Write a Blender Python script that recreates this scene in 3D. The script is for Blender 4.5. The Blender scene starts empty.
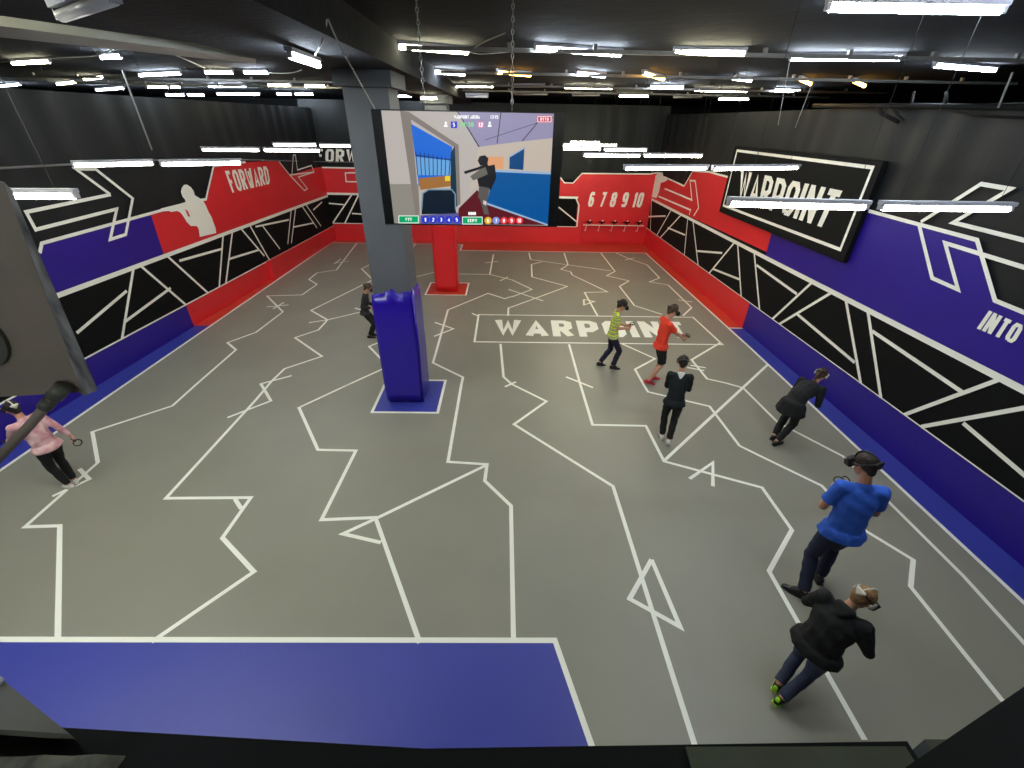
import bpy, bmesh, math, random
from mathutils import Vector, Matrix
random.seed(7)
S = bpy.context.scene
COL = S.collection
PI = math.pi
# ------------------------------------------------------------------ camera
H = 4.3
FPX, PITCH, YAW, ROLL = 436.98, math.radians(31.03), math.radians(.951), math.radians(1.068)
cp, sp = math.cos(PITCH), math.sin(PITCH)
FW = Vector((math.sin(YAW)*cp, math.cos(YAW)*cp, -sp))
r0 = Vector((math.cos(YAW), -math.sin(YAW), 0)); u0 = r0.cross(FW)
RT = r0*math.cos(ROLL)+u0*math.sin(ROLL); UP = -r0*math.sin(ROLL)+u0*math.cos(ROLL)
CAM = Vector((0, 0, H))
cd = bpy.data.cameras.new('camera'); co = bpy.data.objects.new('camera', cd); COL.objects.link(co)
co.matrix_world = Matrix.Translation(CAM) @ Matrix((RT, UP, -FW)).transposed().to_4x4()
cd.sensor_width = 36; cd.lens = FPX/1024*36; cd.clip_start = .05; cd.clip_end = 200
S.camera = co

# points of the place measured from the photograph
def ray(u, v): return RT*((u-512)/FPX) - UP*((v-384)/FPX) + FW
def onz(u, v, z=0.0):
    d = ray(u, v); return CAM + d*((z-H)/d.z)
def ony(u, v, y):
    d = ray(u, v); return CAM + d*(y/d.y)
class VPlane:                                   # an upright plane through two floor points
    def __init__(s, a, b, side):                # side: unit-ish normal that looks into the room
        s.a = Vector((a[0], a[1], 0)); t = Vector((b[0]-a[0], b[1]-a[1], 0)); s.len = t.length; s.t = t.normalized()
        n = Vector((-s.t.y, s.t.x, 0)); s.n = n if n.dot(Vector((side[0], side[1], 0))) > 0 else -n
    def px(s, u, v):
        d = ray(u, v); k = (s.a-CAM).dot(s.n)/d.dot(s.n); p = CAM+d*k
        return Vector(((p-s.a).dot(s.t), p.z))
    def at(s, q, off=0.0): return s.a + s.t*q[0] + Vector((0, 0, q[1])) + s.n*off

# ------------------------------------------------------------------ materials
def srgb(c):
    return tuple(((x/255)/12.92 if x/255 <= .04045 else ((x/255+.055)/1.055)**2.4) for x in c)
def mat(name, rgb, rough=.6, metal=0, noise=0, nscale=8, bump=0, bscale=30, spec=.5, coat=0, emis=None, estr=0, rgb2=None, stretch=(1, 1, 1)):
    m = bpy.data.materials.new(name); m.use_nodes = True; nt = m.node_tree; N = nt.nodes; L = nt.links
    b = N['Principled BSDF']; c = srgb(rgb)
    b.inputs['Base Color'].default_value = (*c, 1); b.inputs['Roughness'].default_value = rough
    b.inputs['Metallic'].default_value = metal; b.inputs['Specular IOR Level'].default_value = spec
    b.inputs['Coat Weight'].default_value = coat
    tc = N.new('ShaderNodeTexCoord'); mp = N.new('ShaderNodeMapping'); mp.inputs['Scale'].default_value = stretch
    L.new(tc.outputs['Object'], mp.inputs['Vector'])
    if noise or rgb2:
        n = N.new('ShaderNodeTexNoise'); n.inputs['Scale'].default_value = nscale; n.inputs['Detail'].default_value = 5
        L.new(mp.outputs[0], n.inputs['Vector'])
        r = N.new('ShaderNodeValToRGB'); r.color_ramp.elements[0].position = .35; r.color_ramp.elements[1].position = .65
        c2 = srgb(rgb2) if rgb2 else tuple(x*(1-noise) for x in c)
        r.color_ramp.elements[0].color = (*c2, 1); r.color_ramp.elements[1].color = (*c, 1)
        L.new(n.outputs['Fac'], r.inputs[0]); L.new(r.outputs[0], b.inputs['Base Color'])
    if bump:
        n2 = N.new('ShaderNodeTexNoise'); n2.inputs['Scale'].default_value = bscale; n2.inputs['Detail'].default_value = 4
        L.new(mp.outputs[0], n2.inputs['Vector'])
        bp = N.new('ShaderNodeBump'); bp.inputs['Strength'].default_value = bump; bp.inputs['Distance'].default_value = .02
        L.new(n2.outputs['Fac'], bp.inputs['Height']); L.new(bp.outputs[0], b.inputs['Normal'])
    if emis:
        b.inputs['Emission Color'].default_value = (*srgb(emis), 1); b.inputs['Emission Strength'].default_value = estr
    return m
M = {}
M['floor'] = mat('grey_vinyl', (145, 142, 128), .42, noise=.10, nscale=.7, bump=.04, bscale=60)
M['line'] = mat('cream_paint', (252, 251, 240), .5)
M['blue'] = mat('deep_blue_paint', (38, 18, 140), .42, noise=.06, nscale=2)
M['floorblue'] = mat('blue_floor_paint', (56, 64, 164), .45, noise=.08, nscale=1.2)
M['red'] = mat('red_paint', (228, 44, 50), .42, noise=.06, nscale=2)
M['floorred'] = mat('red_floor_paint', (214, 62, 44), .45, noise=.08, nscale=2)
M['black'] = mat('black_paint', (10, 12, 12), .8, spec=.2, noise=.2, nscale=3)
M['fabric'] = mat('black_fabric', (27, 30, 32), .62, spec=.28, noise=.3, nscale=1.1, bump=.25, bscale=5, stretch=(1, 1, .35))
M['ceil'] = mat('dark_ceiling', (14, 18, 28), .9, spec=.15, noise=.35, nscale=1.5, bump=.3, bscale=6)
M['beam'] = mat('dark_grey_concrete', (26, 28, 32), .9, spec=.15, noise=.35, nscale=3, bump=.3, bscale=15)
M['capital'] = mat('capital_concrete', (74, 77, 82), .8, noise=.1)
M['duct'] = mat('pale_grey_metal', (100, 100, 94), .55, noise=.2, nscale=3)
M['column'] = mat('grey_painted_concrete', (88, 91, 98), .7, noise=.1, nscale=2, bump=.1, bscale=30)
M['pad_blue'] = mat('blue_vinyl', (38, 12, 160), .3, bump=.12, bscale=5, coat=.25)
M['pad_red'] = mat('red_vinyl', (226, 30, 36), .3, bump=.12, bscale=5, coat=.2)
M['housing'] = mat('white_housing', (150, 150, 158), .5)
M['rail'] = mat('grey_rail', (110, 108, 104), .5, noise=.2)
M['wire'] = mat('wire', (170, 168, 160), .6)
M['darkwire'] = mat('dark_wire', (30, 30, 32), .6)
M['chain'] = mat('steel_chain', (150, 150, 145), .35, metal=.9)
M['tvblack'] = mat('tv_black', (14, 14, 18), .3)
for k, (c, e) in dict(cool=((228, 242, 255), 108), warm=((255, 250, 212), 54), orange=((255, 190, 90), 30), low=((255, 249, 236), 22)).items():
    M['t_'+k] = mat('lit_tube_'+k, (255, 255, 255), .5, emis=c, estr=e)
M['t_off'] = mat('unlit_tube', (215, 215, 215), .3)
M['skin'] = mat('skin', (205, 150, 122), .5, noise=.05)
M['scuff'] = mat('scuffed_brown_grey', (124, 111, 94), .6, rgb2=(111, 99, 85), nscale=5, bump=.05)
M['scuffedge'] = mat('scuffed_edge', (138, 134, 128), .6, rgb2=(20, 20, 22), nscale=26, stretch=(1, 1, .3))
M['matteblack'] = mat('matte_black', (9, 9, 10), .75, spec=.2)
M['greygreen'] = mat('grey_green_metal', (70, 74, 60), .4, noise=.3, nscale=8)
M['camo'] = mat('camouflage_cloth', (92, 92, 76), .8, rgb2=(40, 42, 34), nscale=28)
M['olive'] = mat('olive_grey_metal', (78, 76, 64), .5, noise=.08)

# ------------------------------------------------------------------ helpers
def obj(name, me, mats, parent=None, smooth=False):
    o = bpy.data.objects.new(name, me); COL.objects.link(o)
    for m in (mats if isinstance(mats, (list, tuple)) else [mats]): me.materials.append(m)
    if smooth:
        for p in me.polygons: p.use_smooth = True
    if parent is not None: o.parent = parent
    return o
def tag(o, label, cat, group=None, kind=None):
    if label: o['label'] = label
    if cat: o['category'] = cat
    if group: o['group'] = group
    if kind: o['kind'] = kind
    return o
def empty(name, loc, rz, label, cat, group=None):
    o = bpy.data.objects.new(name, None); COL.objects.link(o); o.location = loc; o.rotation_euler = (0, 0, rz)
    o.empty_display_size = .1
    return tag(o, label, cat, group)
class MB:
    def __init__(s): s.v = []; s.f = []; s.m = []
    def face(s, pts, m=0):
        i = len(s.v); s.k = getattr(s, 'k', 0)+1
        if getattr(s, 'flat', 0): pts = [Vector(p)+getattr(s, 'up', Vector((0, 0, 1)))*((s.k % 13)*.00025) for p in pts]
        if getattr(s, 'flat', 0) and len(pts) < 5 and (pts[1]-pts[0]).cross(pts[2]-pts[0]).dot(getattr(s, 'up', Vector((0, 0, 1)))) < 0: pts = pts[::-1]
       
        s.v += [tuple(p) for p in pts]; s.f.append(list(range(i, i+len(pts)))); s.m.append(m)
    def hexa(s, c, m=0):                       # 8 corners, bottom loop then top loop
        i = len(s.v); s.v += [tuple(p) for p in c]
        for f in ((3, 2, 1, 0), (4, 5, 6, 7), (0, 1, 5, 4), (1, 2, 6, 5), (2, 3, 7, 6), (3, 0, 4, 7)):
            s.f.append([i+k for k in f]); s.m.append(m)
    def box(s, x0, x1, y0, y1, z0, z1, m=0):
        s.hexa([(x0, y0, z0), (x1, y0, z0), (x1, y1, z0), (x0, y1, z0), (x0, y0, z1), (x1, y0, z1), (x1, y1, z1), (x0, y1, z1)], m)
    def tube(s, pts, r, n=8, m=0, closed=False):
        pts = [Vector(p) for p in pts]; K = len(pts); i0 = len(s.v); up = Vector((0, 0, 1)); prev = None
        for k, p in enumerate(pts):
            a = pts[(k-1) % K] if (k or closed) else p; b = pts[(k+1) % K] if (k < K-1 or closed) else p
            t = (b-a).normalized()
            if prev is None:
                e = t.cross(up if abs(t.z) < .95 else Vector((1, 0, 0))).normalized()
            else: e = (prev-t*prev.dot(t)).normalized()
            prev = e; f = t.cross(e); rr = r[k] if isinstance(r, (list, tuple)) else r
            for j in range(n):
                an = 2*PI*j/n; s.v.append(tuple(p+e*(rr*math.cos(an))+f*(rr*math.sin(an))))
        for k in range(K if closed else K-1):
            for j in range(n):
                a = i0+k*n; b = i0+((k+1) % K)*n
                s.f.append([a+j, a+(j+1) % n, b+(j+1) % n, b+j]); s.m.append(m)
        if not closed:
            s.f.append([i0+j for j in range(n)][::-1]); s.m.append(m)
            s.f.append([i0+(K-1)*n+j for j in range(n)]); s.m.append(m)
    def mesh(s, name):
        me = bpy.data.meshes.new(name); me.from_pydata(s.v, [], s.f)
        for p, k in zip(me.polygons, s.m): p.material_index = k
        return me
    def build(s, name, mats, parent=None, smooth=False):
        me = s.mesh(name)
        bm = bmesh.new(); bm.from_mesh(me); bmesh.ops.recalc_face_normals(bm, faces=bm.faces) if not getattr(s, 'flat', 0) else None
        bm.to_mesh(me); bm.free()
        return obj(name, me, mats, parent, smooth)
def stroke(pts, w, closed=False):               # 2-D mitred band -> quads
    P = [Vector(p) for p in pts]; n = len(P); out = []
    if not closed and n >= 2:
        pass
    L = []; R = []
    for i in range(n):
        a = P[i-1] if (i or closed) else None; b = P[(i+1) % n] if (i < n-1 or closed) else None
        d1 = (P[i]-a).normalized() if a is not None else None; d2 = (b-P[i]).normalized() if b is not None else None
        if d1 is None: d1 = d2
        if d2 is None: d2 = d1
        n1 = Vector((-d1.y, d1.x)); n2 = Vector((-d2.y, d2.x)); q = n1+n2
        if q.length < .25: q = n2; k = 1
        else: q.normalize(); k = min(1/max(q.dot(n1), .3), 2.6)
        L.append(P[i]+q*(w/2*k)); R.append(P[i]-q*(w/2*k))
    for i in range(n if closed else n-1):
        j = (i+1) % n; out.append([L[i], R[i], R[j], L[j]])
    return out
GL = {  # block letters as strokes in a unit box: (advance width, strokes)
 'W': (1.25, [[(.06, 1), (.3, 0), (.5, .86), (.7, 0), (.94, 1)]]), 'A': (1, [[(.04, 0), (.5, 1), (.96, 0)], [(.2, .28), (.8, .28)]]),
 'R': (1, [[(.1, 0), (.1, 1)], [(.1, .93), (.6, .93), (.86, .82), (.86, .56), (.6, .45), (.1, .45)], [(.5, .45), (.9, 0)]]),
 'P': (1, [[(.1, 0), (.1, 1)], [(.1, .93), (.62, .93), (.88, .8), (.88, .53), (.62, .4), (.1, .4)]]),
 'O': (1, [[(.28, .07), (.1, .22), (.1, .78), (.28, .93), (.72, .93), (.9, .78), (.9, .22), (.72, .07)]]),
 'I': (.36, [[(.5, 0), (.5, 1)]]), 'N': (1.02, [[(.1, 0), (.1, 1)], [(.1, .95), (.9, .05)], [(.9, 0), (.9, 1)]]),
 'T': (.95, [[(.5, 0), (.5, 1)], [(0, .92), (1, .92)]]), 'F': (.85, [[(.12, 0), (.12, 1)], [(.12, .92), (.95, .92)], [(.12, .5), (.8, .5)]]),
 'D': (1, [[(.1, 0), (.1, 1)], [(.1, .93), (.6, .93), (.9, .75), (.9, .25), (.6, .07), (.1, .07)]]),
 'E': (.85, [[(.12, 0), (.12, 1)], [(.12, .92), (.95, .92)], [(.12, .5), (.8, .5)], [(.12, .08), (.95, .08)]]),
 '6': (1, [[(.85, .78), (.7, .93), (.3, .93), (.12, .78), (.12, .2), (.3, .07), (.7, .07), (.88, .2), (.88, .42), (.7, .55), (.12, .5)]]),
 '7': (1, [[(.08, .92), (.9, .92), (.4, 0)]]), '8': (1, [[(.3, .93), (.14, .8), (.14, .62), (.3, .52), (.7, .52), (.86, .62), (.86, .8), (.7, .93), (.3, .93)], [(.3, .52), (.12, .4), (.12, .2), (.3, .07), (.7, .07), (.88, .2), (.88, .4), (.7, .52)]]),
 '9': (1, [[(.15, .2), (.3, .07), (.7, .07), (.88, .22), (.88, .8), (.7, .93), (.3, .93), (.12, .8), (.12, .58), (.3, .45), (.88, .48)]]),
 '1': (.55, [[(.6, 0), (.6, 1)], [(.6, .95), (.15, .72)]]), '0': (1, [[(.28, .07), (.12, .22), (.12, .78), (.28, .93), (.72, .93), (.88, .78), (.88, .22), (.72, .07), (.28, .07)]]),
 '2': (1, [[(.12, .75), (.3, .93), (.7, .93), (.88, .75), (.88, .58), (.12, .08), (.92, .08)]]),
 '3': (1, [[(.12, .85), (.3, .93), (.7, .93), (.86, .8), (.86, .6), (.68, .52), (.4, .52)], [(.68, .52), (.88, .38), (.88, .2), (.7, .07), (.3, .07), (.12, .16)]]),
 '4': (1, [[(.72, 0), (.72, 1), (.08, .3), (.95, .3)]]), '5': (1, [[(.85, .92), (.18, .92), (.15, .55), (.65, .58), (.88, .42), (.88, .2), (.7, .07), (.3, .07), (.12, .18)]]),
 ':': (.4, [[(.5, .2), (.5, .35)], [(.5, .65), (.5, .8)]]), ' ': (.5, []), 'V': (1, [[(.05, 1), (.5, 0), (.95, 1)]]), 'Y': (1, [[(.05, 1), (.5, .45), (.95, 1)], [(.5, .45), (.5, 0)]]),
}
GL['O'][1][0].append((.28, .07))
def text_quads(txt, quad, th, gap=.14, asp=.6):
    """th: stroke thickness / letter height; asp: letter width / height. quad: TL, TR, BR, BL mapped bilinearly."""
    tot = sum(GL[c][0]*asp for c in txt)+gap*asp*(len(txt)-1)*1.0; x = 0; out = []
    TL, TR, BR, BL = [Vector(q) for q in quad]
    for c in txt:
        w, ss = GL[c]; w *= asp
        for st in ss:
            loc = []
            for (a, b) in st:
                loc.append((x+th*.35+a*(w-th*.7), b))
            for q in stroke(loc, th):
                pp = []
                for p in q:
                    u = p[0]/tot; v = min(max(p[1], 0), 1)
                    pp.append((TL*(1-u)+TR*u)*v+(BL*(1-u)+BR*u)*(1-v))
                out.append(pp)
        x += w+gap*asp
    return out

# ------------------------------------------------------------------ floor
XLn, XRn = -7.05, 5.5                       # white side lines
fl = MB(); fl.flat = 1; fl.up = Vector((0, 0, .4))
FM = [M['floor'], M['line'], M['floorblue'], M['floorred']]
fl.box(-18, 16, -6, 26, -.2, 0, 0)
def fpoly(pts, m, z=.002): fl.face([(p[0], p[1], z) for p in pts], m)
def fline(pts, w=.07, m=1, z=.004, closed=False):
    for q in stroke([(p[0], p[1]) for p in pts], w, closed): fl.face([(p.x, p.y, z) for p in q], m)
def F(l): return [onz(*p)[:2] for p in l]
fR = lambda y: 6.03-.0185*y
fpoly([(-.2+XRn+.2, 1.0), (6.05, 1.0), (fR(9.9), 9.9), (XRn-.03, 9.9)], 2)
fpoly([(XRn-.03, 9.9), (fR(9.9), 9.9), (fR(18.5), 18.5), (XRn-.12, 18.5)], 3)
fpoly([(-7.8, 1.0), (XLn, 1.0), (XLn, 9.7), (-7.5, 9.7)], 2)
fpoly([(-7.5, 9.7), (XLn, 9.7), (XLn, 18.5), (-7.4, 18.5)], 3)
fpoly([(XLn, 18.0), (-1.8, 18.0), (-1.8, 18.5), (XLn, 18.5)], 3)
fpoly([(-1.8, 17.08), (XRn-.15, 17.08), (XRn-.1, 18.5), (-1.8, 18.5)], 3)
fline([(XLn, 1.0), (XLn, 18.0), (-1.8, 18.0), (-1.8, 17.08), (5.36, 17.08), (5.5, 9), (5.53, 1.0)], .055)
fline([(XRn, 9.93), (5.9, 9.93)], .05)
# near blue mat
c1 = onz(555, 642); c2 = onz(592, 747)
fpoly([(-7.0, 2.33), (c1.x, 2.33), (c2.x, c2.y), (c2.x-.02, .4), (-7.0, .4)], 2)
fline([(-7.0, 2.34), (c1.x, 2.34), (c2.x, c2.y), (c2.x, 1.0)], .052)
# column mats
def mat_sq(x0, x1, y0, y1, m):
    fpoly([(x0, y0), (x1, y0), (x1, y1), (x0, y1)], m)
    fline([(x0, y0), (x1, y0), (x1, y1), (x0, y1)], .05, closed=True)
mat_sq(-2.28, -1.16, 6.16, 7.25, 2); mat_sq(-2.33, -1.17, 12.05, 13.15, 3)
# the word and its frame
fline([(-.72, 8.98), (4.94, 8.98), (4.85, 10.6), (-.72, 10.6)], .05, closed=True)
for q in text_quads('WARPOINT', [(-.3, 10.28), (4.45, 10.28), (4.38, 9.32), (-.3, 9.32)], .27, gap=.16, asp=.78):
    fl.face([(p.x, p.y, .005) for p in q], 1)
LN = [
 [(357, 243), (336.5, 270), (317, 273), (309, 279.5), (317, 284.5), (302, 295), (267, 296), (283, 312), (256, 332.5), (227.5, 342.8), (236, 350), (197, 384), (172.5, 406), (92.5, 432), (98, 462.8), (25, 527), (60, 526), (58, 640)],
 [(267, 307), (288.5, 305)], [(273, 309), (284, 302.5)], [(333.5, 263.5), (349.5, 261)], [(334, 264), (341, 259)], [(52.5, 496.5), (89.5, 479.5), (79.5, 469)],
 [(370.5, 264.5), (361.5, 268.8), (373, 280), (311, 310.5), (327.5, 320), (318.5, 330), (295, 337.8), (322, 356.5), (284.8, 368.8), (272, 381), (256, 400), (166, 498.5), (251, 497.8), (222.5, 538), (254, 572), (152, 642)],
 [(309, 322.8), (327.5, 320), (363.5, 311.5)], [(355, 308), (366, 312)], [(291.7, 375.8), (261, 384), (271, 401), (227.5, 417.8)], [(235, 499), (241.5, 509)],
 [(383, 369), (350, 384), (299, 407.8), (318, 450), (356, 450.8), (321.5, 520), (375.5, 517.8), (419.8, 643)], [(487, 465), (375.5, 519), (343, 534), (381, 542.8)], [(378, 343), (369, 346.5), (381, 359)],
 [(512, 296.5), (504.8, 298.8), (488, 293.5), (448, 310), (433, 363), (463, 377.5), (461.5, 384), (448, 462), (487, 464.5), (484.8, 481), (511, 506), (513.5, 642)],
 [(567.5, 286.5), (512, 307), (508.5, 308), (508, 316)], [(512, 280), (532, 289.5), (512, 297)], [(508.5, 289.5), (543, 301)], [(434.8, 322.5), (453.5, 329), (434, 336.5)],
 [(412, 278), (433.5, 272.5), (456, 274), (489.8, 274.5), (493.5, 254.5)], [(489.8, 274.5), (512, 280)], [(485, 262.8), (498.5, 261.5)], [(500, 281), (508, 277)], [(409.8, 252), (415.5, 243.8)], [(472, 313.5), (478.5, 316.3)],
 [(529, 253), (530.5, 259.5), (568, 265), (610.8, 271)], [(542, 262), (531.5, 264.5), (532, 277), (567.5, 286.5)],
 [(500.5, 344), (503.5, 377), (512, 384.5), (546.5, 401.5), (514, 424.5), (613, 486.5), (640.8, 575), (695.8, 749)], [(504.8, 387), (516, 382)],
 [(651.5, 559.8), (680, 627), (629.5, 599), (651.5, 559.8)],
 [(569, 344.5), (579.5, 382), (592.5, 425), (645.8, 426), (664, 461.5), (762, 487.8), (791.8, 530), (769, 571.5), (864.5, 740)], [(566, 377), (593, 387.8)], [(689.5, 479), (712.8, 462.8), (712.8, 486.5)],
 [(664, 461), (768, 364.5)],
 [(622, 344), (655, 358.8), (635, 369.5), (644.5, 386.5), (648, 392), (709.5, 406.5), (739.5, 446), (768, 460), (821.8, 486), (858, 526.5), (913, 560), (910.5, 587), (1003, 702)],
 [(720, 343), (691.5, 360), (707, 379), (727, 383.5), (743, 388), (778, 422.8), (843, 456.5), (885.5, 499), (963, 576), (1030, 650)], [(687, 367.6), (704.3, 370.8)], [(690.6, 365.5), (705.7, 368)],
 [(564, 253), (568, 265), (560.8, 269.5), (570.8, 272), (572, 275), (607.5, 292), (584.5, 292.5), (597.5, 315.8)], [(583.8, 299.5), (584, 305), (594.5, 301.5), (583.8, 299.5)],
 [(600.8, 253), (615, 271.5), (606.5, 275.8), (629, 281), (619.5, 286.5), (634.5, 305.8), (662, 314.5)],
 [(615.8, 253), (629.5, 259), (647, 265), (659.5, 278), (649.5, 282), (668, 285), (691.5, 307.8), (683, 315.8)], [(625, 260), (634, 258)], [(678, 300), (692, 302)],
]
for l in LN: fline(F(l), .05)
fl.flat = 1
o = fl.build('floor', FM); tag(o, 'grey vinyl arena floor with cream zigzag lines and lettering', None, kind='structure')

# ------------------------------------------------------------------ ceiling and outer hall
CZ = 5.08
c = MB(); c.box(-18, 16, -6, 26, CZ, CZ+.2); tag(c.build('ceiling', M['ceil']), 'dark ceiling of the hall', None, kind='structure')
for nm, b in dict(wall_hall_left=(-18.2, -18, -6, 26), wall_hall_right=(16, 16.2, -6, 26), wall_hall_back=(-18, 16, 26, 26.2), wall_hall_front=(-18, 16, -6.2, -6)).items():
    c = MB(); c.box(*b, -.2, CZ+.2); tag(c.build(nm, M['fabric']), 'dark wall of the hall beyond the arena', None, kind='structure')

# ------------------------------------------------------------------ arena walls
WM = [M['black'], M['line'], M['blue'], M['red'], M['fabric']]
ZB, ZT = .66, 1.75
def wall(name, A, B, side, top, label, deco, h0=3.25, folds=True, backoff=.16):
    P = VPlane(A, B, side); m = MB(); m.flat = 1; m.up = P.n; Ln = P.len
    def hx(s0, s1, z0, z1, o0, o1, k):
        m.hexa([P.at((s0, z0), o1), P.at((s1, z0), o1), P.at((s1, z0), o0), P.at((s0, z0), o0),
                P.at((s0, z1), o1), P.at((s1, z1), o1), P.at((s1, z1), o0), P.at((s0, z1), o0)], k)
    hx(0, Ln, 0, 2.4, -backoff, 0, 0)
    hx(0, Ln, 2.4, top, -backoff, -.06, 4)
    # hanging fabric with folds
    n = int(Ln/.06); ph = random.random()*9; rows = [2.4, 2.9, 3.4, 3.9, top]
    base = len(m.v)
    for j, z in enumerate(rows):
        for i in range(n+1):
            s = Ln*i/n; a = .006+.010*(.5+.5*math.sin(s*.7+ph))*(j/4)
            off = -.012+a*math.sin(s*9+1.5*math.sin(s*2.3+ph)+ .2*j)
            m.v.append(tuple(P.at((s, z), off-.012)))
    for j in range(len(rows)-1):
        for i in range(n):
            a = base+j*(n+1)+i; m.f.append([a, a+1, a+n+2, a+n+1]); m.m.append(4)
    def poly(q, k, lay=1): m.face([P.at(p, .004*lay) for p in q], k)
    def line(q, w=.06, k=1, lay=3, closed=False):
        for r in stroke(q, w, closed): m.face([P.at(p, .004*lay) for p in r], k)
    deco(P, poly, line, m)
    o = m.build(name, WM); tag(o, label, None, kind='structure'); return P
def snap(P, l, w=.24, ymax=None, zb=ZB, zt=ZT):
    out = []
    for (u, v) in l:
        q = P.px(u, v); z = q[1]
        if z > zt-.09: z = zt
        if z < zb+.13: z = zb
        out.append((min(max(q[0], .02), P.len-.01), z))
    return out
def dR(P, poly, line, m):
    L_ = P.len; sp_ = P.px(749.5, 304.5)[0]
    poly([(0, 0), (sp_, 0), (sp_, ZB), (0, ZB)], 2); poly([(sp_, 0), (L_, 0), (L_, ZB), (sp_, ZB)], 3)
    X = lambda l: [(min(max(q[0], .02), L_), q[1]) for q in (P.px(*p) for p in l)]
    # red and blue fields
    poly([(L_, ZT)]+X([(767, 252), (774, 224.5), (727, 200), (730.5, 177), (710, 172), (693.3, 171), (684.5, 186), (665, 177), (655, 176)])+[(L_, 2.72)], 3, 1)
    b1 = X([(774, 224.5), (727, 203), (800, 205), (870, 211.5), (978, 240), (996, 300.5), (1024, 313), (1090, 343)])
    poly(X([(767, 252)])[:1] and [(X([(767, 252)])[0][0], ZT)]+b1+[(b1[-1][0], ZT)], 2, 1)
    sy = X([(1024, 313)])[0]
    line([(0, ZT), (L_, ZT)], .085); line([(0, ZB), (L_, ZB)], .02)
    for l in ([(866, 210), (978, 240), (996, 300.5), (1024, 312), (1060, 327)], [(921.7, 222), (982, 184), (1011.5, 189), (954, 222.5), (1024, 240), (1060, 249)],
              [(919.7, 224), (933, 278), (959, 289.6), (946, 243), (1024, 267), (1060, 278)],
              [(655, 176), (665, 177), (684.5, 186), (693.3, 171), (710, 172), (730.4, 177.5)],
              [(659, 196.4), (691, 210), (689.5, 215)], [(665, 188.6), (692.3, 200), (690.4, 180.4), (695.7, 181), (699, 208), (694, 216)]):
        line(X(l), .05)
    for l in ([(645.5, 195.5), (650.4, 232)], [(648, 216), (666, 216)], [(672, 208.7), (657, 236)], [(682, 214), (660.5, 238)], [(668, 227.7), (685.5, 235)], [(688.4, 217), (684.5, 256)], [(693.3, 220), (698.6, 264.8)],
              [(697.2, 251), (722.6, 253)], [(735.3, 242.3), (710, 271.6)], [(712.9, 268.7), (740, 279.4)], [(739, 240), (741.5, 297)], [(755.8, 248), (760, 310)], [(757, 265), (797.5, 294)], [(814, 280), (773, 319)], [(834, 290), (780, 324)],
              [(797.5, 313.8), (855.5, 362.5)], [(848, 295), (861, 384)], [(870, 307), (881.6, 398)], [(873, 331), (964.6, 393)], [(1001, 380.6), (905, 415)], [(1050, 404), (921.7, 427)], [(964, 423), (1024, 474), (1050, 496)]):
        line(snap(P, l), .055)
    # cream crouching figure by the corner
    poly(X([(658, 172), (663, 172.5), (664, 177), (668, 178), (667, 181), (661, 183), (660, 190), (657, 198), (652, 197), (654, 186), (656, 177)]), 1, 4)
    a = [P.px(990, 311), P.px(1019, 326), P.px(1014, 344), P.px(978, 329)]
    a = [P.px(990.5, 310.5), P.px(1026, 326), P.px(1015, 344), P.px(978, 328.5)]
    for q in text_quads('INTO', a, .2, asp=.5): m.face([P.at(p, .014) for p in q], 1)
    a = [P.px(1040, 331), P.px(1075, 346), P.px(1064, 364), P.px(1026, 349)]
    PR = P
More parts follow.
